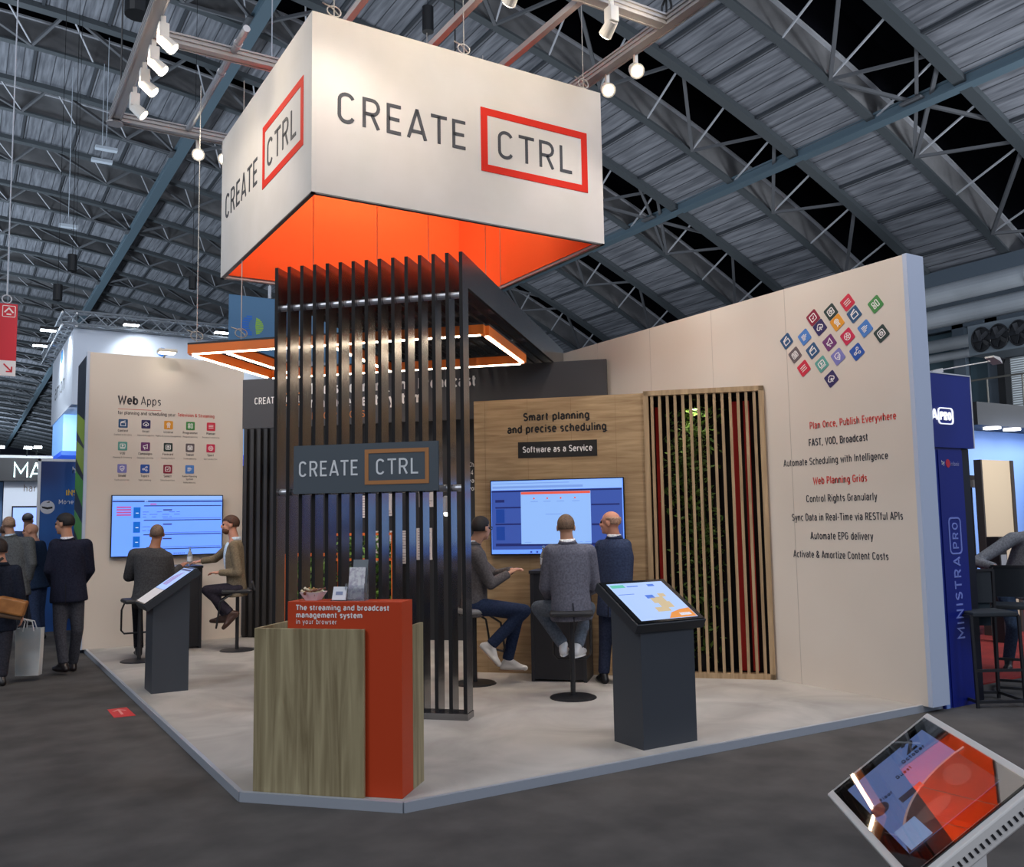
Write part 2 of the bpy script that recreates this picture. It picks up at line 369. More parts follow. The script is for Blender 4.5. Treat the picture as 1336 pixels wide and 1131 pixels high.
for k in range(-1, NB):
    y = Y0+ST*k
    struct('ceiling', arc_strip(MB(), y+.02, y+WB-.02, .02, .18), panel_m)
    st = MB(); far = k > 8
    arc_strip(st, y-.16, y+.14, -.06, .02); arc_strip(st, y+WB-.14, y+WB+.22, -.16, .02)     # bottom flanges
    pur = MB()
    for i in (range(-24, 17) if k < 14 else ()):                                   # ribs under the boards
        x = 21.83+2*i
        if XA < x < XB-.3: pur.bar((x, y+.1, azx(x, -.02)), (x, y+WB-.1, azx(x, -.02)), .10, .08)
    struct('trim_1', st, steel_m); struct('trim_2', pur, joint_m)
    struct('trim_3', arc_strip(arc_strip(MB(), y-.04, y+.02, .02, .95), y+WB-.02, y+WB+.04, .02, .95), web_m)
    struct('trim_4', arc_strip(MB(), y-.16, y+.0, .93, 1.0), steel_l)
    struct('ceiling', arc_strip(MB(), y+WB-.1, y+ST+.1, 2.6, 2.8), dark_m)
    struct('trim_12', arc_strip(arc_strip(MB(), y-.03, y+.02, .95, 2.65), y+WB-.02, y+WB+.03, .95, 2.65), dark_m)
    lat = MB(); lat2 = MB()
    yn, yf = y+ST-.12, y+WB+.18                               # lattice across the dark bay
    for i, x in enumerate(nodes):
        if k > 20: break
        lat.bar((x, yn, azx(x, -.02)), (x-2.8, yf, azx(x-2.8, .0)), .11)
        if x+.8 < XB: lat.bar((x, yn, azx(x, -.02)), (x+.8, yf, azx(x+.8, .0)), .09)
        for xx in (x, x+2):
            if xx < XB: lat2.bar((xx, yn, azx(xx, .0)), (xx-.95, yf, azx(xx-.95, .04)), .05)
    struct('trim_5', lat, strut_m); struct('trim_6', lat2, steel_l)
for bx, bz, n0 in ((23.9, 13.75, 15.75), (7.6, 17.55, 15.75), (-9, 17.2, 15.75)):
    b = MB(); b.bar((bx, 2, bz), (bx, 205, bz), .26, .30); b.bar((bx, 2, bz+.15), (bx, 205, bz+.15), .42, .06)
    b.bar((bx, 2, bz-.15), (bx, 205, bz-.15), .42, .06)
    struct('trim_7', b, beam_m)
    d = MB()
    for i in range(15):
        y = n0+12*i
        for sx_ in (-2.1, 1.95):
            for sy in (-1.5, 1.5): d.bar((bx, y, bz), (bx+sx_, y+sy, azx(bx+sx_, 0)), .10)
        d.box((bx-.35, y-.35, bz-.03), (bx+.35, y+.35, bz+.03))
    struct('trim_8', d, strut_m)
# side wall of the hall, on the right
wall_m = noisy('hall wall paint', (70, 80, 90), (86, 96, 106), nscale=.4, rough=.8)
XW = 31.
wl = MB().box((XW, 0, 0), (XW+.3, 212, 10.6))
struct('wall_right', wl, wall_m)
cl = MB()
for y in (17.9, 19.15, 21.2, 25, 31): cl.box((XW-.35, y-.22, 0), (XW, y+.22, 8.6))
cl.box((XW-.35, 8, 8.25), (XW, 60, 8.6)); cl.box((XW-.4, 8, 9.9), (XW, 60, 10.5))
struct('trim_9', cl, mat('wall steel', (84, 96, 108), .6))
wp = MB()
for y0, y1 in ((18.15, 18.9), (19.4, 20.95), (21.45, 24.7)): wp.box((XW-.12, y0, 4.4), (XW, y1, 8.2))
struct('trim_10', wp, mat('teal wall panel', (66, 88, 98), .7))
struct('wall_back', MB().box((-40, 212, 0), (40, 212.3, 19)), mat('far end wall', (24, 28, 40), .9))
struct('wall_left', MB().box((-40, 40, 0), (-39.7, 212, 19)), mat('far end wall', (24, 28, 40), .9))
win = MB().box((XW-.1, 15.6, 4.8), (XW-.05, 17.45, 6.9))
wo = struct('window_1', win, mat('office window', (176, 184, 190), .3, emit=(176, 186, 196), es=.55))
bl = MB()
for i in range(26): bl.box((XW-.14, 15.6, 4.85+.08*i), (XW-.11, 17.45, 4.89+.08*i))
bo = obj('blind', bl, mat('blind slat', (150, 156, 160), .5), wo)
struct('trim_11', MB().box((XW-.6, 14, 6.95), (XW, 17.75, 7.25)).box((XW-.5, 17.45, 3.5), (XW, 17.7, 7.2)), mat('black steel', (18, 19, 23), .6))
# balcony with rail
t = thing('balcony', 'grey balcony with thin rail and draped front along the hall side wall', 'balcony', (XW, 17, 0))
obj('front_drape', MB().box((XW-2.6, 12, 4.02), (XW-2.5, 19.4, 4.92)), noisy('drape', (120, 124, 132), (150, 154, 160), scale=(1, 2, .4), nscale=2., rough=.9), t)
obj('deck', MB().box((XW-2.5, 12, 4.02), (XW-.02, 19.4, 4.15)), wall_m, t)
rl = MB().tube([(XW-2.5, 12, 5.95), (XW-2.5, 19.4, 5.95)], .035)
for i in range(7): rl.tube([(XW-2.5, 12.3+1.15*i, 4.9), (XW-2.5, 12.3+1.15*i, 5.95)], .03)
obj('railing', rl, mat('rail metal', (120, 118, 112), .5, .4), t)
duct_m = noisy('duct metal', (150, 156, 162), (172, 178, 184), nscale=.5, rough=.45)
def duct(x, z, r, y0, y1, label, collars=()):
    mb = MB().cyl((x, y0, z), (x, y1, z), r, n=20)
    for y in collars: mb.cyl((x, y-.08, z), (x, y+.08, z), r*1.06, n=20)
    for y in (y0+6, y1-6): mb.bar((x, y, z), (x, y, z+2.2), .05)
    o = obj('duct', mb, duct_m, smooth=False); tag(o, label, 'duct', 'ducts along the hall wall'); return o
duct(26.2, 8.45, .30, 4, 60, 'thick round grey duct, topmost of the wall ducts', (14, 18, 24))
duct(26.6, 7.80, .30, 4, 60, 'thick round grey duct just under the topmost duct', (12, 19, 26))
duct(29.2, 7.45, .22, 4, 60, 'thinner grey duct with collars above the fan unit', (16.6, 17.2, 19.5))
duct(29.5, 7.08, .15, 4, 60, 'thinnest pale pipe beneath the collared duct', (18, 20))
t = thing('fan_unit', 'grey air unit with a row of round dark fans on the hall side wall', 'fan', (27, 14, 6.8))
fbm = MB().box((26.3, 11.5, 6.38), (27.6, 16.1, 7.3)); obj('housing', fbm, mat('fan housing', (112, 122, 130), .5), t)
for y in (15.68, 15.14, 14.54, 13.9):
    f_ = MB().tube([(26.27, y+.29*cos(a*pi/12), 6.82+.36*sin(a*pi/12)) for a in range(24)], .03, 6, True)
    f_.add([(26.285, y, 6.82)]+[(26.285, y+.28*cos(a*pi/12), 6.82+.35*sin(a*pi/12)) for a in range(24)], [(0, 1+(i+1) % 24, 1+i) for i in range(24)])
    ff = obj('fan', f_, mat('fan dark', (22, 23, 28), .5), t)
    b_ = MB()
    for k in range(5):
        a = 2*pi*k/5
        b_.obox((26.25, y+.15*cos(a), 6.82+.18*sin(a)), (1, 0, 0), (0, cos(a), sin(a)), (.35, -sin(a), cos(a)), .006, .13, .06)
    b_.cyl((26.21, y, 6.82), (26.27, y, 6.82), .06, n=12)
    obj('blades', b_, mat('fan blade', (40, 42, 47), .5), ff)
# black cylinders, boxes and lamps hung from the roof
blk = mat('black speaker', (16, 17, 20), .5)
def hung(x, y, z, r, h, label):
    t = thing('hanging_speaker', label, 'speaker', (x, y, z), 0, 'black cylinders hung from the roof')
    obj('body', MB().cyl((x, y, z-h/2), (x, y, z+h/2), r, n=16), blk, t)
    obj('cable', MB().cyl((x, y, z+h/2), (x, y, azx(x, 0)), .007, n=6), blk, t)
hung(2.27, 25, 8.3, .11, .42, 'small black cylinder on a cable, upper of the two left of the truss')
hung(1.96, 25, 7.5, .11, .40, 'small black cylinder on a cable, lower of the two left of the truss')
hung(5.22, 25, 8.15, .10, .34, 'small black cylinder hanging beside the left corner of the header box')
hung(7.42, 15, 11.25, .11, .50, 'black cylinder hanging above the top edge of the header box')
hung(2.15, 14.6, 9.78, .20, .34, 'wide black cylinder cut by the top edge left of the lighting rig')
hung(3.0, 32, 7.15, .14, .36, 'small dark cylinder low beside the white tower truss')
fx = mat('white fixture', (205, 215, 225), .5)
def fixture(x, y, z, w_, label):
    mb = MB().box((x-w_/2, y-.12, z-.05), (x+w_/2, y+.12, z+.05)); mb.cyl((x, y, z), (x, y, azx(x, 0)), .012, n=6)
    tag(obj('ceiling_fixture', mb, fx), label, 'light', 'small white fixtures under the roof')
for px_, (x, y, z) in enumerate(((3.95, 33, 14.6), (4.05, 35, 14.9), (3.1, 36, 12.6), (2.1, 60, 12.1), (17.7, 30.6, 14.0))):
    fixture(x, y, z, (.7, .7, .6, .9, .5)[px_], ('white strip fixture, lower of the pair above the left aisle', 'white strip fixture, upper of the pair above the left aisle',
        'small white fixture beneath the pair above the left aisle', 'small white fixture far off above the red exit sign', 'pale fixture under the ceiling boards right of the header box')[px_])

# ================================================================ the stand
P = .05
alu = mat('aluminium', (172, 178, 186), .4, .25)
t = thing('stand_platform', 'low platform with pale grey mottled carpet and aluminium edging', 'platform', (1.47, 5.5, 0))
poly = [(1.47, 13.2), (1.47, 5.5), (2.17, 4.77), (7.02, 4.72), (7.02, 13.2)]
stand_carpet = noisy('stand carpet', (154, 149, 143), (188, 183, 176), nscale=1.6, detail=9, rough=.9, bump=.05, dist=.8, lo=.3, hi=.72, spec=.2)
obj('carpet', MB().plate(((0, 0, 0), (1, 0, 0), (0, 1, 0)), poly, .0, P), stand_carpet, t)
e = MB()
for a, b in ((0, 1), (1, 2), (2, 3)):
    e.bar((*poly[a], .028), (*poly[b], .028), .03, .056)
obj('edge_trim', e, alu, t)
white_w = noisy('white stand wall', (214, 202, 188), (222, 211, 198), nscale=.7, detail=2, rough=.75, spec=.2)
edge_w = mat('white edge profile', (214, 216, 220), .5)
ink = mat('dark print', (52, 50, 56), .7); red_ink = mat('red print', (205, 62, 52), .7); grey_ink = mat('grey print', (120, 110, 106), .7)
glyph_m = mat('white glyph', (240, 236, 232), .6)
C_ = {'clap': (44, 84, 124), 'cloud': (50, 42, 92), 'badge': (222, 150, 40), 'prog': (72, 140, 74), 'lines': (206, 44, 66), 'play': (92, 160, 148),
      'mega': (112, 52, 110), 'clock': (44, 62, 58), 'cal': (104, 92, 94), 'ball': (200, 40, 76), 'shield': (126, 124, 186), 'share': (36, 84, 168),
      'check': (142, 34, 58), 'bars': (72, 126, 196), 'grid': (104, 92, 94)}
def glyph(mb, fr, kind, cx, cz, s, a, d0, d1):
    def st(pts, w=.07, closed=False): mb.stroke(fr, rot2([(x*s, z*s) for x, z in pts], a, cx, cz), w*s, d0, d1, closed)
    circ = lambda x, z, r, n=12: [(x+r*cos(2*pi*i/n), z+r*sin(2*pi*i/n)) for i in range(n)]
    if kind == 'clap': st(rect(-.28, -.3, .28, .08), closed=True); st([(-.28, .16), (.26, .32)], .11)
    elif kind == 'cloud':
        st(arc(-.17, -.02, .15, .15, 80, 270, 6)+[(-.06, -.17)]); st([(.1, -.17)]+arc(.17, -.02, .15, .15, 270, 450, 6)); st(arc(0, .1, .18, .18, 150, 20, 6)); st([(.02, -.32), (.02, .0)]); st([(-.1, -.1), (.02, .02), (.14, -.1)])
    elif kind == 'badge': st(circ(0, .1, .2), closed=True); st(circ(0, .1, .08, 8), closed=True); st([(-.1, -.1), (-.14, -.32), (0, -.22), (.14, -.32), (.1, -.1)])
    elif kind == 'prog': st(rrect(-.17, .15, .2, .24, .04), closed=True); st(rrect(-.17, -.17, .2, .2, .04), closed=True); st(rrect(.16, 0, .2, .56, .04), closed=True)
    elif kind == 'lines': [st([(-.3, z), (.3, z)], .06) for z in (-.18, 0, .18)]
    elif kind == 'bars': [st([(-.28, z), (x, z)], .07) for z, x in ((.2, .1), (.07, .28), (-.07, .18), (-.2, .02))]
    elif kind == 'play': st(rrect(0, .04, .58, .44, .06), closed=True); st([(-.06, .13), (.1, .04), (-.06, -.05)], closed=True); st([(-.3, -.3), (.3, -.3)])
    elif kind == 'mega': st([(-.25, -.1), (-.25, .1), (-.1, .1), (.22, .28), (.22, -.24), (-.1, -.1)], closed=True); st([(-.15, -.1), (-.12, -.32), (-.02, -.32)])
    elif kind == 'clock': st(rrect(0, 0, .56, .54, .08), closed=True); st(circ(0, 0, .14), closed=True); st([(0, .1), (0, 0), (.08, 0)], .05)
    elif kind in ('cal', 'grid'): st(rrect(0, -.02, .56, .5, .06), closed=True); st([(-.28, .1), (.28, .1)]); st([(-.16, .3), (-.16, .16)]); st([(.16, .3), (.16, .16)]); [st([(-.18, z), (.18, z)], .09) for z in (-.02, -.15)]
    elif kind == 'ball': st(circ(0, 0, .29, 16), .06, True); st(circ(0, 0, .11, 5), .06, True); [st([(.11*cos(q), .11*sin(q)), (.29*cos(q), .29*sin(q))], .06) for q in [2*pi*i/5 for i in range(5)]]
    elif kind == 'shield': st([(-.23, .24), (0, .3), (.23, .24), (.23, -.05), (0, -.32), (-.23, -.05)], closed=True); st([(-.1, .0), (-.02, -.1), (.12, .1)])
    elif kind == 'share': st(circ(-.2, -.05, .1), .06, True); st(circ(.18, .2, .1), .06, True); st(circ(.18, -.2, .1), .06, True); st([(-.11, 0), (.09, .15)], .06); st([(-.11, -.09), (.09, -.17)], .06)
    elif kind == 'check': st(rrect(0, 0, .58, .56, .05), closed=True); st([(-.12, .0), (-.03, -.1), (.14, .1)])
def icon(wall, fr, kind, cx, cz, s, a=0.):
    pl = obj('app_icon', MB().plate(fr, rot2(rrect(0, 0, s, s, s*.1), a, cx, cz), .0, .004), mat('icon '+kind, C_[kind], .6), wall)
    g = MB(); glyph(g, fr, kind, cx, cz, s*.92, a, .004, .006); obj('icon_glyph', g, glyph_m, pl)
# --- right wall
XR = 6.74
t = thing('display_wall', 'tall white stand wall with tilted coloured app icons and centred slogans', 'wall', (XR, 4.66, P))
obj('panel', MB().box((XR, 4.66, P), (XR+.22, 13.2, 3.78)), white_w, t)
se = MB()
for y in (5.95, 6.95, 7.95, 8.95): se.box((XR-.0015, y-.002, P), (XR+.01, y+.002, 3.78))
obj('panel_joint', se, mat('joint line', (180, 168, 156), .8), t)
obj('end_profile', MB().box((XR-.002, 4.62, P), (XR+.225, 4.66, 3.785)), mat('cool lit profile', (186, 196, 214), .45), t)  # white end profile, blue tint of the cool light put into its colour
frR = ((XR, 0, 0), (0, -1, 0), (0, 0, 1))
kk = XR/6.72
IC = [('clap', 5.926, 3.265), ('bars', 5.709, 3.256), ('cloud', 5.528, 3.319), ('badge', 5.33, 3.278+.12), ('clap', 5.135, 3.395), ('bars', 4.927+.06, 3.265),
      ('check', 5.6, 3.427), ('clock', 5.396, 3.455), ('lines', 5.215, 3.52)]
ICX = [('clap', 5.926, 3.265), ('bars', 5.709, 3.265), ('cloud', 5.528, 3.322), ('badge', 5.335, 3.33), ('clap', 5.15, 3.368), ('prog', 4.927, 3.41),
       ('check', 5.6, 3.427), ('clock', 5.398, 3.44), ('lines', 5.215, 3.487), ('grid', 5.832, 3.116), ('clap', 5.623, 3.121), ('mega', 5.430, 3.163),
       ('ball', 5.232, 3.183), ('bars', 5.045, 3.22), ('clock', 4.885, 3.145), ('lines', 5.735, 2.973), ('play', 5.527, 2.98), ('shield', 5.345, 3.02), ('share', 5.142, 3.03), ('cloud', 5.430, 2.83)]
for k_, y, z in ICX: icon(t, frR, k_, -y*kk, 1.6+(z-1.6)*kk, .120, math.radians(33))
for body, ya, yb, z, mm, b_ in (('Plan Once, Publish Everywhere', 5.70, 4.79, 2.400, red_ink, .012), ('FAST, VOD, Broadcast', 5.72, 5.08, 2.243, ink, .014),
        ('Automate Scheduling with Intelligence', 6.03, 4.89, 2.07, ink, .006), ('Web Planning Grids', 5.69, 5.11, 1.888, red_ink, .016),
        ('Control Rights Granularly', 5.78, 5.02, 1.725, ink, .008), ('Sync Data in Real-Time via RESTful APIs', 5.96, 4.78, 1.555, ink, .008),
        ('Automate EPG delivery', 5.75, 5.08, 1.385, ink, .008), ('Activate & Amortize Content Costs', 5.96, 4.94, 1.215, ink, .008)):
    text('slogan', body, ((XR, ya*kk, z), (0, -1, 0), (0, 0, 1)), .088, mm, t, (ya-yb)*kk, bold=b_)
# --- left wall (faces the viewer)
YL = 12.93
t = thing('display_wall', 'white stand wall with Web Apps heading, small app icons and a screen', 'wall', (1.41, YL, P))
obj('panel', MB().box((1.42, YL, P), (3.43, YL+.06, 3.9)), white_w, t)
obj('end_profile', MB().box((1.385, YL-.01, P), (1.42, YL+.07, 3.905)), mat('cool lit profile', (186, 196, 214), .45), t)  # shares the cool light tint put into the profile colour
frL = ((0, YL, 0), (1, 0, 0), (0, 0, 1))
text('heading', 'Web', ((1.775, YL, 3.235), (1, 0, 0), (0, 0, 1)), .15, ink, t, .245, bold=.03)
text('heading', 'Apps', ((2.06, YL, 3.235), (1, 0, 0), (0, 0, 1)), .15, ink, t, .255)
obj('underline', MB().stroke(frL, [(1.775, 3.165), (2.32, 3.165)], .006), red_ink, t)
text('tagline', 'for planning and scheduling your', ((1.775, YL, 3.095), (1, 0, 0), (0, 0, 1)), .062, ink, t, .73, bold=.008)
text('tagline', 'Television & Streaming', ((2.535, YL, 3.098), (1, 0, 0), (0, 0, 1)), .062, red_ink, t, .49, bold=.012)
rows = [[('clap', 'Content', 'Content & Metadata'), ('cloud', 'Asset', 'Material & Logistics'), ('badge', 'License', 'Rights & License Management'), ('prog', 'Programmer', 'Program planning'), ('lines', 'Planner', 'Broadcast scheduling')],
        [('play', 'VOD', 'Planning & Streaming'), ('mega', 'Campaigns', 'Campaign planning'), ('clock', 'Forecast', 'Viewing Analysis'), ('cal', 'Teaser', 'Trailer planning'), ('ball', 'Sport', 'Sport production')],
        [('shield', 'Shield', 'Youth protection'), ('share', 'Topics', 'Topic planning'), ('check', 'Select', 'Story Acquisition'), ('bars', 'Radio Planning System', 'Radio planning')]]
xs_ = (1.843, 2.128, 2.418, 2.705, 2.982)
for r_, z in zip(rows, (2.972, 2.670, 2.372)):
    for (k_, a_, b_), x in zip(r_, xs_):
        icon(t, frL, k_, x, z, .115)
        if a_.startswith('Radio'):
            text('caption', 'Radio Planning', ((x, YL, z-.105), (1, 0, 0), (0, 0, 1)), .034, ink, t, align='CENTER')
            text('caption', 'System', ((x, YL, z-.145), (1, 0, 0), (0, 0, 1)), .034, ink, t, align='CENTER'); dz = .19
        else: text('caption', a_, ((x, YL, z-.11), (1, 0, 0), (0, 0, 1)), .042, ink, t, align='CENTER', bold=.01); dz = .16
        text('caption', b_, ((x, YL, z-dz), (1, 0, 0), (0, 0, 1)), .028, grey_ink, t, align='CENTER')
t = thing('clip_lamp', 'small flat white floodlight on top edge of the Web Apps wall', 'lamp', (2.32, 12.9, 3.92))
obj('housing', MB().box((2.22, 12.62, 3.93), (2.46, 12.80, 3.97)), mat('lamp white', (220, 214, 200), .4), t, bevel=.008)
obj('arm', MB().bar((2.34, 12.78, 3.94), (2.34, 12.95, 3.9), .02), alu, t)
obj('lens', MB().box((2.24, 12.64, 3.918), (2.44, 12.79, 3.93)), mat('lit lens', (255, 244, 220), .4, emit=(255, 244, 220), es=6), t)
lamp('SPOT', 'spot_beam', (2.34, 12.70, 3.90), (2.34, 12.93, 2.6), 2, NEUT, .06, 120, .8)

# --- dark corner wall and its fascia
blackw = mat('black stand wall', (30, 30, 33), .55)
grey_b = mat('anthracite board', (64, 63, 66), .6)
slat_d = mat('dark slat', (50, 48, 48), .5)
DX, DN = Vector((S2, -S2, 0)), Vector((S2, S2, 0))
RZ = -pi/4
t = thing('corner_wall', 'black diagonal wall behind the slat screen with upright dark slats at left', 'wall', (3.44, 12.92, P), RZ)
L = 4.62
obj('panel', MB().box((0, 0, 0), (L, .05, 3.42)), blackw, t, True)
for i in range(11):
    obj('slat', MB().box((.03+.105*i, -.06, .02), (.08+.105*i, 0, 2.9)), slat_d, t, True)
for i, b_ in enumerate(('Channel?', '14 days', 'each for', 'your test')):
    text('lettering', b_, ((3.31, 0, 2.27-.105*i), (1, 0, 0), (0, 0, 1)), .085, glyph_m, t, local=True)
t = thing('fascia_board', 'dark grey fascia with white broadcast headline spanning behind the slat screen', 'board', (3.20, 12.18, 2.88), RZ)
LF_ = 4.92
obj('board', MB().box((.02, 0, 0), (LF_, .06, .66)), grey_b, t, True)
fF = lambda x, z: ((x, 0, z-2.88), (1, 0, 0), (0, 0, 1))
orange_ink = mat('orange print', (214, 126, 48), .7)
mb = MB(); lettering(mb, 'CREATE', fF(.20, 3.20), 0, 0, .088, .34); obj('lettering', mb, glyph_m, t, True)
mb = MB(); mb.stroke(fF(.60, 3.17), rect(0, 0, .32, .15), .018, 0, .004, True); obj('logo_frame', mb, orange_ink, t, True)
mb = MB(); lettering(mb, 'CTRL', fF(.66, 3.20), 0, 0, .088, .21); obj('lettering', mb, glyph_m, t, True)
text('lettering', 'The streaming and broadcast', fF(1.00, 3.30), .185, glyph_m, t, 2.27, bold=.03, local=True)
text('lettering', 'management system', fF(1.00, 3.12), .185, glyph_m, t, 1.55, bold=.03, local=True)
text('lettering', 'IN YOUR BROWSER', fF(1.00, 2.965), .12, orange_ink, t, .9, local=True)

# --- oak wall, with its slatted plant bay
def oak(name, sc, a, b): return noisy(name, a, b, scale=sc, nscale=1.0, detail=8, rough=.6, dist=.6, lo=.3, hi=.72, spec=.3)
oak_h = oak('oak panel', (2.2, 2.2, 26), (150, 122, 88), (190, 162, 124))
oak_v = oak('oak upright', (30, 30, 1.6), (150, 124, 92), (188, 160, 124))
WX, WY = 4.64, 8.36
t = thing('wood_wall', 'oak wall with smart planning slogan, screen area and slatted plant bay', 'wall', (WX, WY, P), RZ)
obj('panel', MB().box((0, 0, 0), (1.79, .08, 2.815)), oak_h, t, True)
obj('bay_side', MB().box((6.70, 6.30, .05), (6.738, 6.98, 2.82)), mat('bay black', (12, 12, 13), .8), t)
jn = MB()
for x in (.12, .58, 1.04, 1.50): jn.box((x-.001, -.001, 0), (x+.001, .01, 2.81))
for z in (.98, 1.95): jn.box((0, -.001, z-.001), (1.79, .01, z+.001))
obj('panel_joint', jn, mat('oak joint', (128, 100, 70), .8), t, True)
BX0, BX1 = 1.79, 2.965
fr_ = MB().box((BX0, -.04, 0), (BX0+.05, .06, 2.83)).box((BX1-.05, -.04, 0), (BX1, .06, 2.83)).box((BX0, -.04, 2.78), (BX1, .06, 2.83)).box((BX0, -.04, 0), (BX1, .06, .05))
obj('bay_frame', fr_, oak_v, t, True)
obj('bay_back', MB().box((BX0+.02, .36, 0), (BX1-.02, .40, 2.78)).box((BX0, .06, 0), (BX0+.03, .40, 2.78)).box((BX1-.03, .06, 0), (BX1, .40, 2.78)).box((BX0, .06, 0), (BX1, .4, .04)).box((BX0, .06, 2.74), (BX1, .4, 2.78)), mat('bay black', (12, 12, 13), .8), t, True)
for i in range(14):
    x = BX0+.085+.0768*i
    obj('slat', MB().box((x-.014, -.03, .05), (x+.014, .03, 2.78)), oak_v, t, True)
redstrip = mat('red panel strip', (150, 30, 22), .6, emit=(170, 30, 20), es=.12)
for x, y in ((BX0+.12, .30), (BX1-.29, .10), (BX1-.17, .09)): obj('red_strip', MB().box((x-.03, y, .06), (x+.03, y+.03, 2.7)), redstrip, t, True)
fo = lambda x, z: ((x, 0, z-P), (1, 0, 0), (0, 0, 1))
dark_ink = mat('black print', (30, 28, 28), .7)
text('slogan', 'Smart planning', fo(.885, 2.635), .108, dark_ink, t, .695, 'CENTER', .032, local=True)
text('slogan', 'and precise scheduling', fo(.885, 2.510), .108, dark_ink, t, 1.04, 'CENTER', .032, local=True)
sg = obj('caption_plate', MB().plate(fo(0, 0), rect(.475, 2.245, 1.305, 2.412), 0, .004), dark_ink, t, True)
text('caption', 'Software as a Service', fo(.89, 2.302), .085, glyph_m, sg, .73, 'CENTER', .018, d=.004, local=True)
# greenery in the bay
def foliage(mb, rnd, boxlo, boxhi, n, l, dens=None):
    for _ in range(n):
        p = Vector([rnd.uniform(a, b) for a, b in zip(boxlo, boxhi)])
        if dens and rnd.random() > dens(p): continue
        d = Vector((rnd.gauss(0, 1), rnd.gauss(0, 1), rnd.gauss(.1, .8))).normalized(); s_ = d.orthogonal().normalized()
        ll = l*rnd.uniform(.6, 1.3); wd = ll*.24; up = d.cross(s_)*wd*.35
        mb.add([p, p+d*ll*.45+s_*wd+up, p+d*ll, p+d*ll*.45-s_*wd+up], [(0, 1, 2), (0, 2, 3)])
leaf = noisy('leaf green', (46, 88, 30), (112, 150, 56), nscale=9, rough=.5)
leaf_d = noisy('leaf dark green', (26, 54, 24), (64, 98, 40), nscale=9, rough=.5)
bay = thing('bamboo_plant', 'tall leafy green plant inside the slatted oak bay', 'plant', (WX+S2*(2.3+.19), WY-S2*(2.3-.19), P+.05), RZ)
fm = MB(); rnd = random.Random(3)
foliage(fm, rnd, (-.35, -.09, .1), (.25, .08, 2.6), 3600, .07, lambda p: (.25+.75*max(0, (p.z-.2)/2.4))*max(0., 1-abs(p.x+.05+.06*sin(p.z*4))/.32))
obj('foliage', fm, leaf, bay, True)
stm = MB()
for i in range(5): stm.tube([(-.1+.05*i, .03*(i % 2), 0), (-.13+.06*i, .02, 1.2), (-.16+.07*i, 0, 2.3)], .008, 6)
obj('stem', stm, mat('stem', (84, 92, 50), .7), bay, True)
obj('pot', MB().lathe((-.02, 0, 0), [(.07, 0), (.085, .16), (.075, .16), (.07, .12)]), blackw, bay, True)
lamp('SPOT', 'spot_beam', (WX+S2*(2.3+.1), WY-S2*(2.3-.1), 2.76), (WX+S2*(2.3+.25), WY-S2*(2.3-.25), 1.6), 14, (1, .9, .7), .04, 90, .8)
# ================================================================ slat canopy
slat_m = mat('canopy slat', (36, 34, 34), .45, coat=1., coat_ior=2.7, coat_rough=.22)
slat_edge = mat('canopy slat edge', (30, 29, 30), .7, spec=.2)
tube_m = mat('steel tube', (176, 178, 184), .35, .5)
SX, SY = 2.28, 7.58
t = thing('slat_canopy', 'black slat screen of upright boards bending back into a slatted roof', 'canopy', (SX, SY, P), RZ)
NS, W_ = 15, 1.655
LR = 4.58
for i in range(NS):
    x = W_*i/(NS-1); h0, h1 = 3.49, 3.755
    prof = [(0, .05), (0, h1), (LR, h1), (LR, h0), (.16, h0), (.16, .05)]
    mb = MB(); P_ = [Vector((xx, y, z)) for xx in (x-.015, x+.015) for y, z in prof]
    mb.add(P_, [(0, 5, 4, 1), (1, 4, 3, 2), (6, 7, 10, 11), (7, 8, 9, 10)]+[(k, (k+1) % 6, (k+1) % 6+6, k+6) for k in range(6)])
    so_ = obj('slat', mb, slat_m, t, True); so_.data.materials.append(slat_edge)
    for pl in so_.data.polygons[4:]: pl.material_index = 1
obj('base_rail', MB().box((-.02, -.005, 0), (W_+.02, .165, .05)), slat_m, t, True)
for y, z in ((.07, 3.41), (.07, 1.82)): obj('cross_tube', MB().cyl((-.01, y, z), (W_+.01, y, z), .028, n=12), tube_m, t, True)
for y in (1.6, 3.1): obj('roof_tube', MB().cyl((-.01, y, 3.62), (W_+.01, y, 3.62), .022, n=10), tube_m, t, True)
t = thing('stand_sign', 'slate grey sign with white lettering and tan frame fixed on the slat screen', 'sign', (2.385, 7.405, 1.85), RZ)
obj('board', MB().box((0, 0, 0), (1.265, .025, .40)), mat('slate sign', (66, 76, 84), .5), t, True)
fS = ((0, 0, 0), (1, 0, 0), (0, 0, 1))
mb = MB(); lettering(mb, 'CREATE', fS, .05, .142, .125, .53); obj('lettering', mb, mat('pale sign letters', (206, 212, 216), .5), t, True)
mb = MB(); lettering(mb, 'CTRL', fS, .735, .142, .125, .365); obj('lettering', mb, mat('pale sign letters', (206, 212, 216), .5), t, True)
mb = MB(); mb.stroke(fS, rect(.652, .077, 1.172, .332), .032, 0, .004, True); obj('logo_frame', mb, mat('tan frame', (158, 108, 60), .5), t, True)

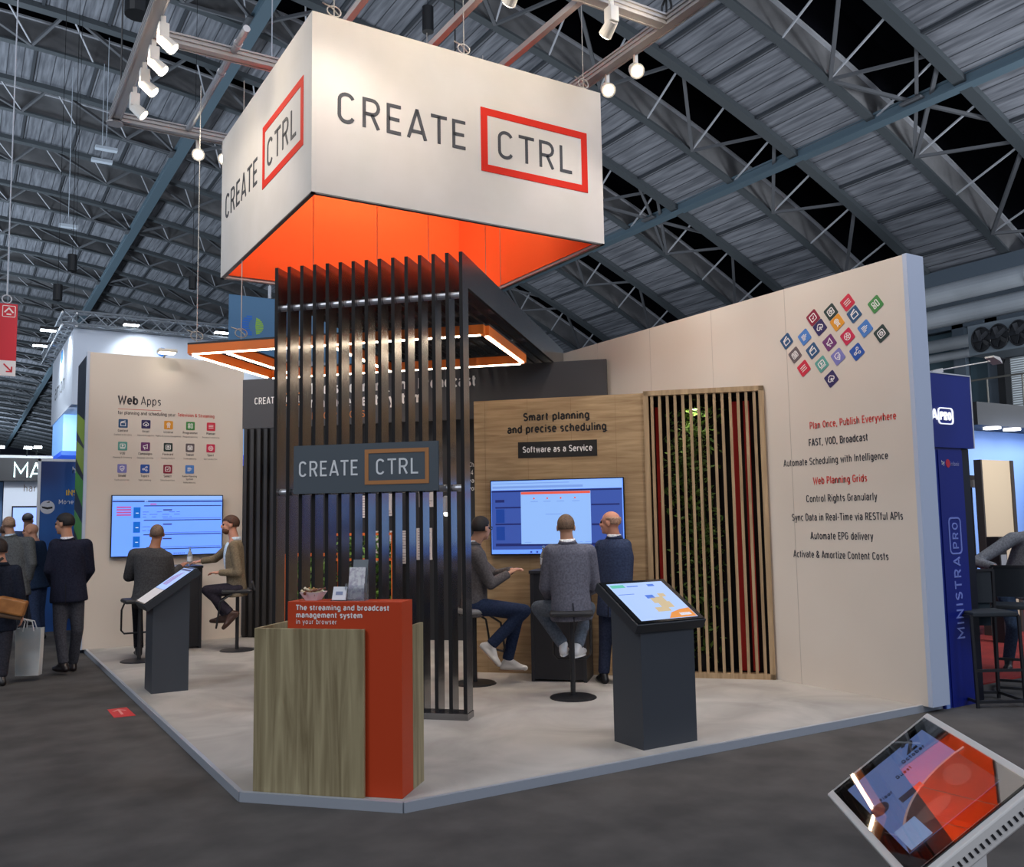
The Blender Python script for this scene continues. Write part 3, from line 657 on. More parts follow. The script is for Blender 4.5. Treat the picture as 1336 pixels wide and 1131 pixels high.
# ================================================================ hanging header box
BX, BY, BZ0, BZ1, BW, BD = 2.32, 6.80, 4.24, 5.755, 2.915, 2.93
fab = noisy('header fabric', (206, 200, 193), (210, 204, 198), nscale=3, rough=.85, spec=.15)
org = mat('orange fabric', (255, 100, 46), .8, spec=.1)
t = thing('header_box', 'large hanging white square header with company lettering and orange inside', 'sign', (BX, BY, BZ0))
X1, Y1 = BX+BW, BY+BD
obj('front_panel', MB().box((BX, BY, BZ0), (X1, BY+.02, BZ1)), fab, t)
obj('left_panel', MB().box((BX, BY+.02, BZ0), (BX+.02, Y1-.02, BZ1)), fab, t)
obj('right_panel', MB().box((X1-.02, BY+.02, BZ0), (X1, Y1-.02, BZ1)), fab, t)
obj('back_panel', MB().box((BX, Y1-.02, BZ0), (X1, Y1, BZ1)), fab, t)
li = MB()
li.box((BX+.03, BY+.03, BZ0+.03), (X1-.03, BY+.035, BZ1)); li.box((BX+.03, BY+.035, BZ0+.03), (BX+.035, Y1-.035, BZ1))
li.box((X1-.035, BY+.035, BZ0+.03), (X1-.03, Y1-.035, BZ1)); li.box((BX+.03, Y1-.035, BZ0+.03), (X1-.03, Y1-.03, BZ1))
obj('orange_lining', li, org, t)
ee = MB()
for a, b in (((BX, BY), (X1, BY)), ((BX, Y1), (X1, Y1)), ((BX, BY), (BX, Y1)), ((X1, BY), (X1, Y1))):
    dx = .02 if a[0] == b[0] else 0; sx_ = 1 if a[0] == BX else -1; sy_ = 1 if a[1] == BY else -1
    if a[0] == b[0]: ee.box((min(a[0], a[0]+sx_*.035), a[1], BZ0-.012), (max(a[0], a[0]+sx_*.035), b[1], BZ0))
    else: ee.box((a[0], min(a[1], a[1]+sy_*.035), BZ0-.012), (b[0], max(a[1], a[1]+sy_*.035), BZ0))
obj('bottom_rail', ee, mat('grey rail', (108, 102, 98), .5, .5), t)
char = mat('charcoal letters', (62, 62, 66), .7); redf = mat('red frame', (208, 42, 26), .75, spec=.2)
fH = ((0, BY, 0), (1, 0, 0), (0, 0, 1))
mb = MB(); lettering(mb, 'CREATE', fH, 2.535, 4.868, .255, 1.205); obj('lettering', mb, char, t)
mb = MB(); lettering(mb, 'CTRL', fH, 4.055, 4.868, .255, .825); obj('lettering', mb, char, t)
mb = MB(); mb.stroke(fH, rect(3.915, 4.745, 5.02, 5.27), .068, 0, .004, True); obj('logo_frame', mb, redf, t)
fH = ((BX, 0, 0), (0, -1, 0), (0, 0, 1))
mb = MB(); lettering(mb, 'CREATE', fH, -9.55, 4.83, .255, 1.205); obj('lettering', mb, char, t)
mb = MB(); lettering(mb, 'CTRL', fH, -8.03, 4.862, .255, .84); obj('lettering', mb, char, t)
mb = MB(); mb.stroke(fH, rect(-8.145, 4.735, -7.04, 5.265), .068, 0, .004, True); obj('logo_frame', mb, redf, t)
wire_m = mat('steel wire', (190, 186, 178), .4, .6)
def wire(x, y, z0, z1, label, group=None, loop=True, r=.005):
    mb = MB().cyl((x, y, z0), (x, y, z1), r, n=6)
    if loop: mb.tube([(x+.06*cos(a*pi/7), y, z0+.07+.045*sin(a*pi/7)) for a in range(14)], .006, 5, True); mb.tube([(x-.1, y, z0+.12), (x-.02, y, z0+.10), (x+.04, y, z0+.05)], .006, 5)
    return tag(obj('suspension_wire', mb, wire_m), label, 'wire', group)
wire(2.52, 6.84, BZ1, 18, 'thin suspension wire with loop at the front corner of the header box')
wire(3.74, 6.84, BZ1, 18, 'thin suspension wire with loop at the middle of the header front edge')
wire(5.06, 6.84, BZ1, 18, 'thin suspension wire with loop at the right end of the header front edge')
for x, y, z0 in ((2.75, 8.0, 3.8), (3.2, 7.55, 3.8), (3.55, 7.2, 3.8), (4.2, 7.3, 3.8), (4.75, 7.95, 3.8)):
    wire(x, y, z0, 6.1, 'hair-thin wire rising from the slat roof past the orange lining', 'roof wires inside the header box', False, .003)

# ================================================================ lighting rig over the box
rail = noisy('rig aluminium', (150, 146, 146), (170, 166, 164), scale=(.4, .4, .4), nscale=2, rough=.4)
t = thing('lighting_rig', 'rectangular grid of aluminium rails hung over the header box', 'rig', (3.45, 8, 6.2))
def rigbar(p, q):
    d = (Vector(q)-Vector(p)).normalized(); s_ = d.cross(Vector((0, 0, 1)))
    mb = MB().bar(p, q, .09, .09)
    for k in (-1, 1):
        for zz in (-.045, 0, .045): mb.bar(Vector(p)+s_*.05*k+Vector((0, 0, zz)), Vector(q)+s_*.05*k+Vector((0, 0, zz)), .018, .018)
    return mb
for nm, p, q in (('left_rail', (1.36, 2.6, 6.2), (1.36, 10.75, 6.2)), ('right_rail', (5.5, 2.6, 6.2), (5.5, 10.75, 6.2)),
        ('cross_rail', (1.41, 6.1, 6.2), (5.45, 6.1, 6.2)), ('cross_rail', (1.41, 8.66, 6.2), (5.45, 8.66, 6.2)), ('cross_rail', (1.41, 10.70, 6.2), (5.45, 10.70, 6.2)),
        ('cross_rail', (1.41, 3.6, 6.2), (5.45, 3.6, 6.2))):
    obj(nm, rigbar(p, q), rail, t)
for x in (2.9, 3.77, 4.57): obj('inner_rail', MB().bar((x, 6.15, 6.2), (x, 10.65, 6.2), .06, .06), rail, t)
obj('end_cap', MB().cyl((1.36, 10.70, 6.12), (1.36, 10.70, 6.14), .09, n=16), rail, t)
tag(obj('light_tube', MB().cyl((2.15, 8.15, 6.22), (2.15, 10.85, 6.22), .035, n=10).cyl((2.15, 8.45, 6.22), (2.15, 8.48, 6.22), .045, n=10).cyl((2.15, 9.1, 6.22), (2.15, 9.13, 6.22), .045, n=10), tube_m), 'slim bright aluminium tube left of the header, parallel to the rig', 'tube')
for x, y in ((1.36, 10.3), (5.5, 10.3), (1.36, 6.1), (5.5, 6.1)):
    tag(obj('hoist_cable', MB().cyl((x, y, 6.24), (x, y, azx(x, -.1)), .01, n=6).tube([(x, y+.07*cos(a*pi/5), 6.34+.1*sin(a*pi/5)) for a in range(10)], .012, 5, True), mat('black cable', (22, 22, 24), .5)), 'thin black hoist cable holding a corner of the rig', 'cable', 'rig hoist cables')
spot_w = mat('spot white', (232, 226, 216), .4); lens_m = mat('spot lens', (255, 248, 230), .3, emit=(255, 246, 224), es=9)
def spotlight(x, y, aim, label, group=None, hz=6.15, cylf=False):
    t = thing('spotlight', label, 'light', (x, y, hz), 0, group)
    d = (Vector(aim)-Vector((x, y, hz-.2))).normalized()
    obj('bracket', MB().bar((x, y, hz), (x, y, hz-.10), .025, .04), spot_w, t)
    c = Vector((x, y, hz-.17))
    if cylf:
        obj('body', MB().cyl(c-d*.09, c+d*.07, .06, .075, n=16), spot_w, t); e0 = c+d*.072
    else:
        obj('body', MB().box((x-.045, y-.05, hz-.22), (x+.045, y+.05, hz-.08)), spot_w, t, bevel=.006)
        b = Vector((x, y, hz-.22)); obj('head', MB().cyl(b-d*.02, b+d*.12, .052, .062, n=16), spot_w, t); e0 = b+d*.122
    obj('lens', MB().cyl(e0, e0+d*.006, .05, n=16), lens_m, t)
    return t
for i, y in enumerate((8.19, 8.65, 9.14, 9.72)):
    spotlight(1.42, y, (2.6, y-.3, 4.9), 'white box spotlight on the left rail, %s from the far end' % ('fourth', 'third', 'second', 'nearest')[i] if i < 3 else 'white box spotlight on the left rail, closest to its far end')
spotlight(2.28, 10.76, (2.0, 8.0, 4.6), 'glaring spotlight at the far cross rail, left of two', None, 6.15, True)
spotlight(2.58, 10.76, (2.3, 8.0, 4.8), 'glaring spotlight just behind the left edge of the header box', None, 6.15, True)
spotlight(5.56, 6.64, (4.9, 5.4, 5.0), 'white round spotlight on the right rail, upper of the two', None, 6.17, True)
spotlight(5.56, 7.10, (4.9, 5.8, 5.0), 'white round spotlight on the right rail, lower one beside the header corner', None, 6.17, True)
# lamps on the rails out of the picture, above and inside the box
for x in (2.7, 3.75, 4.75): spotlight(x, 5.98, (x, 6.80, 5.4), 'white spotlight on the front cross rail above the picture', 'front cross rail spotlights')
for x, y in ((2.9, 7.9), (3.77, 8.3), (4.57, 7.9)): spotlight(x, y, (x, y+.2, 3), 'white spotlight on the inner rails inside the header', 'inner rail spotlights', 6.17, True)

# ================================================================ orange light frame under the slat roof
RX, RY = 1.927, 9.314
t = thing('pendant_light', 'orange rectangular pendant frame with white light strips under the slat roof', 'light', (RX, RY, 3.31), RZ)
orf = mat('orange frame', (224, 112, 30), .45); led = mat('led strip', (255, 240, 214), .4, emit=(255, 236, 206), es=20)
RW, RDp = 3.06, 1.63
def ringbar(p, q, w_=.07):
    obj('frame_bar', MB().bar((*p, .045), (*q, .045), w_, .09), orf, t, True)
    obj('top_cap', MB().bar((*p, .099), (*q, .099), w_+.004, .018), blackw, t, True)
    d = (Vector((*q, 0))-Vector((*p, 0))).normalized()
    a = Vector((*p, -.004))+d*.04; b = Vector((*q, -.004))-d*.04
    obj('light_strip', MB().bar(a, b, .035, .008), led, t, True)
ringbar((0, 0), (RW, 0)); ringbar((0, RDp), (RW, RDp)); ringbar((0, .036), (0, RDp-.036)); ringbar((RW, .036), (RW, RDp-.036))
ringbar((.385, .036), (.385, RDp-.036)); ringbar((1.5, .036), (1.5, RDp-.036))
for lx, ly, top in ((.08, .0, 6.1), (.56, .02, 6.1), (2.9, 0, 3.6), (2.9, RDp, 3.6)):
    q = Vector((RX, RY, 3.31))+DX*lx+DN*ly
    wire(q.x, q.y, 3.42, top, 'thin wire with gripper holding the orange light frame', 'light frame wires', lx < 1 and ly < .1)
# ================================================================ counter
CX, CY = 1.53, 5.47
t = thing('reception_counter', 'front counter of greyish oak panels around a tall orange slab with slogan', 'counter', (CX, CY, P), RZ)
ok_c = noisy('counter oak', (122, 108, 78), (176, 163, 126), scale=(16, 16, .9), nscale=1.2, detail=9, rough=.55, dist=1.2, lo=.3, hi=.75, spec=.3)
orng = mat('orange slab', (190, 62, 22), .5, spec=.35)
obj('front_panel', MB().box((0, 0, 0), (.695, .022, .94)), ok_c, t, True, bevel=.002)
obj('side_panel', MB().box((0, .022, 0), (.022, .40, .94)), ok_c, t, True)
obj('side_panel', MB().box((.893, .212, 0), (.915, .40, .94)), ok_c, t, True)
obj('shelf', MB().box((.022, .212, .74), (.893, .40, .765)), ok_c, t, True)
obj('orange_slab', MB().box((.2, .03, 0), (.915, .21, 1.095)), orng, t, True, bevel=.002)
fC = lambda x, z: ((x, .03, z), (1, 0, 0), (0, 0, 1))
text('slogan', 'The streaming and broadcast', fC(.255, 1.046), .040, glyph_m, t, .585, bold=.032, local=True)
text('slogan', 'management system', fC(.255, 1.003), .040, glyph_m, t, .42, bold=.032, local=True)
text('slogan', 'in your browser', fC(.255, .965), .038, glyph_m, t, .26, local=True)
def on_counter(x, y): q = Vector((CX, CY, 0))+DX*x+DN*y; return (q.x, q.y, P+1.095)
t = thing('candy_bowl', 'small white square dish of wrapped sweets on the orange counter top', 'bowl', on_counter(.32, .125), RZ)
wht = mat('white plastic', (226, 222, 222), .35)
bs = MB().rings([[Vector((x*s_, y*s_, z)) for x, y in ((-1,-1),(1,-1),(1,1),(-1,1))] for s_, z in ((.035, 0), (.062, .05), (.056, .05), (.032, .008))])
obj('dish', bs, wht, t, True)
rnd = random.Random(5)
for i in range(14):
    c = Vector((rnd.uniform(-.045, .045), rnd.uniform(-.045, .045), rnd.uniform(.042, .065))); a = rnd.uniform(0, 3); u = Vector((cos(a), sin(a), .2)).normalized()
    mb = MB().ell(c, u*.017, Vector((-u.y, u.x, 0))*.009, Vector((0, 0, .008)), 8, 5); mb.cyl(c+u*.015, c+u*.03, .003, .01, 6); mb.cyl(c-u*.015, c-u*.03, .003, .01, 6)
    w_ = Matrix.Rotation(RZ, 4, 'Z'); off = Vector(on_counter(.32, .125)); mb.v = [w_ @ p + off for p in mb.v]
    tag(obj('sweet', mb, mat('sweet %d' % (i % 3), ((150, 110, 60), (206, 186, 150), (120, 70, 50))[i % 3], .3)), 'small wrapped sweet in the white dish on the counter', 'sweet', 'sweets in the dish')
acr = mat('clear acrylic', (235, 240, 245), .05, trans=.92)
pap = noisy('printed paper', (214, 214, 214), (176, 170, 182), scale=(1, 1, 1), nscale=40, rough=.6, lo=.45, hi=.6)
t = thing('leaflet_holder', 'clear acrylic stand filled with tall leaflets on the orange counter', 'holder', on_counter(.60, .12), RZ)
hb = MB().box((-.062, -.03, 0), (.062, -.027, .09)).box((-.062, -.027, 0), (-.059, .03, .10)).box((.059, -.027, 0), (.062, .03, .10)).box((-.062, .03, 0), (.062, .033, .19)).box((-.062, -.03, 0), (.062, .033, .003))
obj('case', hb, acr, t, True)
t2 = thing('leaflet', 'tall printed leaflets standing in the clear holder on the counter', 'leaflet', on_counter(.60, .12), RZ)
obj('front_sheet', MB().obox((0, .0, .10), (1, 0, 0), (0, .98, -.17), (0, .17, .98), .05, .004, .095), pap, t2, True)
obj('grey_sheet', MB().obox((.012, .018, .125), (1, 0, 0), (0, .98, -.17), (0, .17, .98), .046, .003, .115), mat('grey card', (112, 120, 124), .6), t2, True)
t = thing('card_stand', 'small stack of white cards leaning beside the acrylic leaflet stand', 'card', on_counter(.505, .09), RZ)
obj('cards', MB().obox((0, 0, .042), (1, 0, 0), (0, .94, -.34), (0, .34, .94), .042, .006, .04), mat('white card', (222, 224, 228), .6), t, True)
obj('holder', MB().box((-.05, -.02, 0), (.05, .04, .004)).box((-.05, .03, 0), (.05, .034, .05)), acr, t, True)
obj('card_print', MB().obox((0, -.0062, .0448), (1, 0, 0), (0, .94, -.34), (0, .34, .94), .022, .0005, .010), mat('blue print', (130, 140, 170), .6), t, True)

# ================================================================ screens
bez = mat('black bezel', (12, 12, 14), .3)
scr_b = mat('screen blue', (98, 146, 246), .25, emit=(104, 150, 250), es=1.0)
def em(name, c, s_=1.0): return mat('screen '+name, tuple(int(v*.4) for v in c), .3, emit=c, es=s_)
navy_e = em('navy', (34, 42, 104)); bar_e = em('bar', (52, 54, 120)); pink_e = em('pink', (190, 90, 160)); tile_e = em('tile', (16, 104, 206)); dim_e = em('dim', (60, 86, 168)); dimtile_e = em('dim tile', (32, 66, 150))
pale_e = em('pale', (150, 192, 255)); orange_e = em('orange', (236, 92, 72)); line_e = em('line', (124, 160, 232)); white_e = em('white', (214, 232, 255))
def tv(name_label, loc, rz, w_, h, parts):
    t = thing('wall_screen', name_label, 'screen', loc, rz)
    obj('bezel', MB().box((0, 0, 0), (w_, .05, h)), bez, t, True, bevel=.004)
    s_ = obj('display', MB().plate(((0, 0, 0), (1, 0, 0), (0, 0, 1)), rect(.012, .014, w_-.012, h-.012), 0, .002), scr_b, t, True)
    byname = {}
    for pi_, (nm, m_, lst) in enumerate(parts):
        mb = MB()
        for k, (x0, z0, x1, z1) in enumerate(lst): mb.plate(((0, 0, 0), (1, 0, 0), (0, 0, 1)), rect(x0*w_, z0*h, x1*w_, z1*h), .002, .0026+.0006*pi_)
        obj(nm, mb, m_, s_, True)
    return t
def rnd_rows(x0, x1, z0, z1, n, h, seed):
    r_ = random.Random(seed); out = []
    for i in range(n):
        z = z0+(z1-z0)*i/max(1, n-1); x = x0
        while x < x1-.03:
            l = r_.uniform(.02, .07); out.append((x, z, min(x+l, x1), z+h)); x += l+r_.uniform(.01, .08)
    return out
lines = [(.28, .815-.235*i, .985, .83-.235*i) for i in range(4)]
tv('large blue-lit screen with list interface on the Web Apps wall', (1.715, 12.865, 1.205), 0, 1.43, .815,
   [('menu_bar', navy_e, [(.01, .885, .99, .905)]+lines), ('window_bar', pale_e, [(.01, .925, .99, .985), (.285, .885, .315, .915)]),
    ('side_menu', pink_e, [(.045, .79-.042*i, .17, .815-.042*i) for i in range(4)]), ('page_tag', pink_e, [(.335, .84, .39, .86)]),
    ('thumbnail', tile_e, [(.19, .625-.235*i, .25, .80-.235*i) for i in range(3)]),
    ('text_rows', bar_e, [(.45, .745-.235*i, .53, .765-.235*i) for i in range(3)]+[(.45, .615-.235*i, .98, .62-.235*i) for i in range(3)]+[(.55+.018*i, .035, .56+.018*i, .05) for i in range(6)]+rnd_rows(.27, .6, .64, .72, 3, .006, 3)+rnd_rows(.27, .45, .42, .48, 2, .006, 4)+rnd_rows(.045, .95, .89, .89, 1, .008, 8)),
    ('tile_mark', white_e, [(.21, .70-.235*i, .235, .712-.235*i) for i in range(3)])])
q = Vector((WX, WY, 0))+DX*.18-DN*.055
tv('large blue-lit screen with pop-up window on the oak wall', (q.x, q.y, 1.245), RZ, 1.395, .775,
   [('dim_page', dim_e, [(.012, .075, .985, .86)]), ('window_bar', pale_e, [(.012, .865, .985, .98)]), ('address_bar', line_e, [(.02, .885, .7, .915), (.02, .945, .6, .955)]),
    ('page_bars', navy_e, [(.012, .835, .985, .858), (.04, .70, .11, .735), (.04, .62, .235, .64), (.04, .40, .235, .42), (.76, .64, .965, .66), (.76, .38, .965, .405), (.04, .12, .97, .155)]),
    ('thumbnail', dimtile_e, [(.045, .43, .11, .61), (.045, .2, .11, .38)]),
    ('popup', pale_e, [(.235, .145, .755, .835)])]).children[-1]
tvo = bpy.data.objects['wall_screen.001']; dsp = [c for c in tvo.children if c.name.startswith('display')][0]
mb = MB(); mb2 = MB(); mb3 = MB()
W2, H2 = 1.395, .775; f0 = ((0, 0, 0), (1, 0, 0), (0, 0, 1))
mb.plate(f0, rect(.237*W2, .80*H2, .753*W2, .832*H2), .003, .0072)
for x in (.335, .435, .535, .64): mb.plate(f0, [(x*W2+.009*cos(a), .745*H2+.009*sin(a)) for a in [2*pi*i/10 for i in range(10)]], .003, .0072)
obj('popup_title', mb, orange_e, dsp, True)
for x in (.31, .405, .505, .62): mb2.plate(f0, rect(x*W2, .70*H2, (x+.055)*W2, .708*H2), .003, .0072)
for a in ((.26, .165, .31, .172), (.67, .165, .69, .172), (.71, .165, .75, .172), (.42, .53, .54, .538)): mb2.plate(f0, rect(a[0]*W2, a[1]*H2, a[2]*W2, a[3]*H2), .003, .0072)
obj('text_rows', mb2, line_e, dsp, True)
for i in range(9): mb3.plate(f0, rect((.3+.045*i)*W2, .03*H2, (.315+.045*i)*W2, .055*H2), .0025, .0072)
obj('taskbar_icons', mb3, dim_e, dsp, True)

# ================================================================ touch kiosks
anth = mat('anthracite kiosk', (58, 62, 68), .5); anth_d = mat('kiosk dark', (38, 41, 46), .5)
def kiosk(label, loc, base, frame, sw, sh, thick, hue=None, content=None):
    """base=(lo,hi) of the plinth; frame=(centre,u,v) of the sloping head, u across, v uphill"""
    t = thing('touch_kiosk', label, 'kiosk', loc)
    c, u, v = (Vector(k_) for k_ in frame); u.normalize(); v.normalize(); n = u.cross(v)
    (a, b, z0), (d, e, _) = base
    # plinth with a sloping top just under the head
    def ztop(x, y): return c.z - thick*.98 - (n.x*(x-c.x)+n.y*(y-c.y))/n.z
    Pp = [(a,b,z0),(d,b,z0),(d,e,z0),(a,e,z0)]; Tt = [(x, y, ztop(x, y)) for x, y, _ in Pp]
    obj('plinth', MB().rings([[Vector(p) for p in Pp], [Vector(p) for p in Tt]]), anth, t)
    obj('head', MB().obox(c-n*thick/2, u, v, n, sw/2, sh/2, thick/2), anth_d, t, bevel=.004)
    gl = obj('glass', MB().obox(c+n*.003, u, v, n, sw/2-.012, sh/2-.012, .004), mat('black glass', (10, 11, 13), .08), t)
    fr = (c+n*.007, u, v)
    for nm, m_, polys in content:
        mb = MB()
        for k_, pl in enumerate(polys): mb.plate(fr, pl, .0002, .0012 if nm == 'display' else .0022)
        obj(nm, mb, m_, gl)
    return t
kc = [('display', em('kiosk pale', (176, 204, 250)), [rect(-.255, -.225, .255, .22)]),
      ('header_bar', em('kiosk green', (96, 196, 176)), [rect(-.24, .165, -.12, .20)]),
      ('text_rows', em('kiosk blue', (74, 122, 220)), [rect(-.02, .02, .05, .06), rect(.09, .165, .15, .19), rect(-.1, .17, .0, .18), rect(-.24, .08, -.1, .085)]),
      ('map_blocks', em('kiosk tan', (206, 186, 150)), [rect(.0, -.04, .12, .03), rect(.03, -.10, .14, -.03), rect(-.04, -.14, .08, -.09), rect(.1, .03, .16, .07)]),
      ('corner_graphic', em('kiosk orange', (232, 148, 70)), [[(.0, -.22), (.06, -.16), (.16, -.13), (.25, -.12), (.25, -.22)]]),
      ('logo_mark', em('white', (214, 232, 255)), [rect(.12, -.2, .22, -.17)])]
kiosk('dark grey touch kiosk with tilted tablet screen in front of the oak wall', (4.23, 5.07, P), ((3.99, 4.90, P), (4.47, 5.22, 1)),
      ((4.24, 5.075, 1.015), (1, 0, 0), (0, .40, .235)), .62, .52, .07, None, kc)
kl = [('display', em('kiosk lilac', (170, 196, 246)), [rect(-.215, -.06, .215, .255)]),
      ('lower_panel', em('kiosk grey', (196, 190, 190)), [rect(-.215, -.265, .215, -.065)]),
      ('text_rows', em('kiosk mauve', (150, 120, 170)), [rect(-.15+.03*i, .0+.0*i, -.135+.03*i, .13+.012*i) for i in range(7)]),
      ('header_bar', em('kiosk navy', (66, 72, 110)), [rect(-.2, .22, .2, .245)])]
kiosk('dark grey touch kiosk with tilted screen in front of the Web Apps wall', (1.75, 9.28, P), ((1.60, 9.12, P), (1.93, 9.48, 1)),
      ((1.74, 9.28, 1.035), (0, -1, 0), (.36, 0, .245)), .48, .58, .07, None, kl)
# --- foreground white tablet stand
c = Vector((1.9885, 1.4110, .9475)); u = Vector((.6409, -.4601, .6144)); v = Vector((.5698, .8215, .0209)); u.normalize(); v.normalize()
n = u.cross(v)
t = thing('tablet_stand', 'white tilted touch display on a slim white post in the foreground', 'display', (2.07, 1.38, 0))
wsh = mat('white shell', (222, 220, 216), .35)
obj('shell', MB().obox(c-n*.022, u, v, n, .176, .302, .022), wsh, t, bevel=.004)
bd = MB()
for i in range(22):
    k_ = -.155+.0148*i; bd.obox(c+u*k_-v*.3025-n*.024, u, v, n, .0028, .0012, .006)
obj('vent_slots', bd, blackw, t)
obj('post', MB().box((2.03, 1.33, .03), (2.11, 1.43, .90)), wsh, t)
obj('foot', MB().box((1.87, 1.18, 0), (2.27, 1.58, .03)), wsh, t, bevel=.006)
gl = obj('glass', MB().obox(c+n*.001, u, v, n, .157, .280, .002), mat('glossy black glass', (8, 8, 9), .04, coat=.6), t)
vv = v*1.12; fr = (c+n*.003, u, vv)
dp = obj('display', MB().plate(fr, rect(-.128, -.182, .125, .205), .0002, .0008), em('info blue', (96, 124, 184), .8), gl)
def sub(nm, col, polys, d, s_=.75):
    mb = MB()
    for pl in polys: mb.plate(fr, pl, .0008, d)
    return obj(nm, mb, em(nm, col, s_), gl)
sub('photo_area', (74, 58, 62), [[(-.128, -.182), (.125, -.182), (.125, .02)]+arc(.10, -.19, .225, .21, 80, 165, 8)], .0012, .5)
sub('photo_blur', (116, 96, 96), [[(-.02+.05*cos(q), -.11+.03*sin(q)) for q in [2*pi*i/16 for i in range(16)]], [(.08+.03*cos(q), -.06+.05*sin(q)) for q in [2*pi*i/16 for i in range(16)]]], .0014, .5)
sub('swoosh', (190, 160, 160), [arc(.10, -.19, .225, .21, 78, 165, 12)+arc(.10, -.19, .218, .203, 165, 78, 12)], .0016, .7)
sub('logo_tile', (150, 180, 230), [rect(-.12, -.178, -.06, -.085)], .0018)
ti = mat('dark info', (40, 40, 60), .6)
text('numeral', '2', (c+n*.004+u*.05+vv*.150, u, v), .085, ti, gl, bold=.02)
text('info_text', 'October', (c+n*.004+u*.02+vv*.125, u, v), .024, ti, gl)
text('info_text', 'Guest', (c+n*.004+u*(-.02)+vv*.085, u, v), .022, ti, gl); text('info_text', 'Floor', (c+n*.004+u*(-.09)+vv*.05, u, v), .02, ti, gl)
sub('dark_badge', (44, 48, 70), [[(-.105+.026*cos(a), .03+.026*sin(a)) for a in [2*pi*i/14 for i in range(14)]], rect(-.055, -.01, -.01, .015)], .0016, .6)
sub('orange_badge', (230, 84, 60), [rect(-.01, -.01, .012, .015)], .0016, .8)
cg = bpy.data.materials.new('cover glass'); cg.use_nodes = True; nt = cg.node_tree; nt.nodes.remove(nt.nodes['Principled BSDF'])
tr = nt.nodes.new('ShaderNodeBsdfTransparent'); gs = nt.nodes.new('ShaderNodeBsdfGlossy'); gs.inputs['Roughness'].default_value = .015
ms = nt.nodes.new('ShaderNodeMixShader'); ms.inputs[0].default_value = .24
nt.links.new(tr.outputs[0], ms.inputs[1]); nt.links.new(gs.outputs[0], ms.inputs[2]); nt.links.new(ms.outputs[0], nt.nodes['Material Output'].inputs['Surface'])
obj('cover_glass', MB().obox(c+n*.0075, u, v, n, .157, .280, .0006), cg, t)

# ================================================================ tables, stools, things on them
t = thing('bar_table', 'black high bar table in front of the oak wall screen', 'table', (4.80, 7.565, P), RZ)
tbl = mat('black table', (46, 46, 50), .45)
obj('tabletop', MB().box((-.01, -.01, 1.03), (.55, .42, 1.06)), tbl, t, True, bevel=.003)
obj('body', MB().box((.03, .01, .02), (.51, .41, 1.03)), mat('table panel', (40, 40, 44), .5), t, True)
obj('side_frame', MB().box((0, 0, 0), (.03, .42, 1.03)), tbl, t, True); obj('side_frame', MB().box((.51, 0, 0), (.54, .42, 1.03)), tbl, t, True)
t = thing('bar_table', 'black high bar table under the Web Apps screen', 'table', (2.27, 12.14, P))
obj('tabletop', MB().box((-.01, -.01, 1.01), (.46, .62, 1.04)), tbl, t, True, bevel=.003)
obj('body', MB().box((.03, .015, .02), (.42, .61, 1.01)), mat('table panel', (40, 40, 44), .5), t, True)
obj('side_frame', MB().box((0, 0, 0), (.03, .61, 1.01)), tbl, t, True); obj('side_frame', MB().box((.42, 0, 0), (.45, .61, 1.01)), tbl, t, True)
glass_b = mat('bottle glass', (225, 235, 240), .05, trans=.9)
def bottle(label, loc):
    t = thing('water_bottle', label, 'bottle', loc)
    obj('bottle', MB().lathe((0, 0, 0), [(.03, 0), (.034, .01), (.034, .13), (.028, .155), (.013, .19), (.012, .225), (.0, .226)], 14), glass_b, t, True, smooth=True)
    obj('label', MB().lathe((0, 0, 0), [(.0346, .05), (.035, .051), (.035, .11), (.0346, .111)], 14), mat('bottle label', (220, 224, 228), .6), t, True)
    obj('cap', MB().lathe((0, 0, 0), [(.014, .215), (.014, .235), (0, .236)], 10), mat('bottle cap', (120, 150, 200), .5), t, True)
q = Vector((4.80, 7.565, 0))+DX*.10+DN*.2
bottle('small clear water bottle standing on the right bar table', (q.x, q.y, P+1.06))
bottle('small clear water bottle standing on the left bar table', (2.62, 12.42, P+1.04))
pm = mat('paper', (226, 226, 228), .7)
q = Vector((4.80, 7.565, 0))+DX*.20+DN*.12
t = thing('paper_sheet', 'loose white papers lying on the right bar table', 'paper', (q.x, q.y, P+1.061), RZ+.3)
obj('sheet', MB().box((0, 0, 0), (.2, .14, .002)), pm, t, True)
t = thing('paper_sheet', 'loose white papers lying on the left bar table', 'paper', (2.36, 12.25, P+1.041), .2)
obj('sheet', MB().box((0, 0, 0), (.2, .14, .002)), pm, t, True)
stool_m = mat('stool black', (30, 30, 33), .45); seat_m = mat('stool seat', (38, 38, 41), .5)
def stool(label, loc, rz, zs=.74, seatm=None, back=False):
    t = thing('bar_stool', label, 'stool', loc, rz)
    obj('base', MB().lathe((0, 0, 0), [(.0, 0), (.205, 0), (.205, .008), (.19, .014), (.03, .02), (.0, .02)], 28), stool_m, t, True)
    obj('pole', MB().cyl((0, 0, .02), (0, 0, zs-.02), .022, n=12), stool_m, t, True)
    pts = [(-.16, .06, zs-.03), (-.17, .2, zs-.12), (-.165, .24, .34), (-.13, .245, .30), (.13, .245, .30), (.165, .24, .34), (.17, .2, zs-.12), (.16, .06, zs-.03)]
    obj('footrest', MB().tube(pts, .011, 8), stool_m, t, True)
    obj('seat', MB().box((-.19, -.17, zs-.03), (.19, .19, zs+.02)), seatm or seat_m, t, True, bevel=.02)
    if back: obj('backrest', MB().obox((0, -.19, zs+.05), (1, 0, 0), (0, .95, -.3), (0, .3, .95), .18, .014, .055), seatm or seat_m, t, True, bevel=.01)
    return t
def towards(a, b): return math.atan2(b[1]-a[1], b[0]-a[0])-pi/2
stool('black bar stool under the man in dark shirt at the left table', (1.86, 11.42, P), 0, .70)
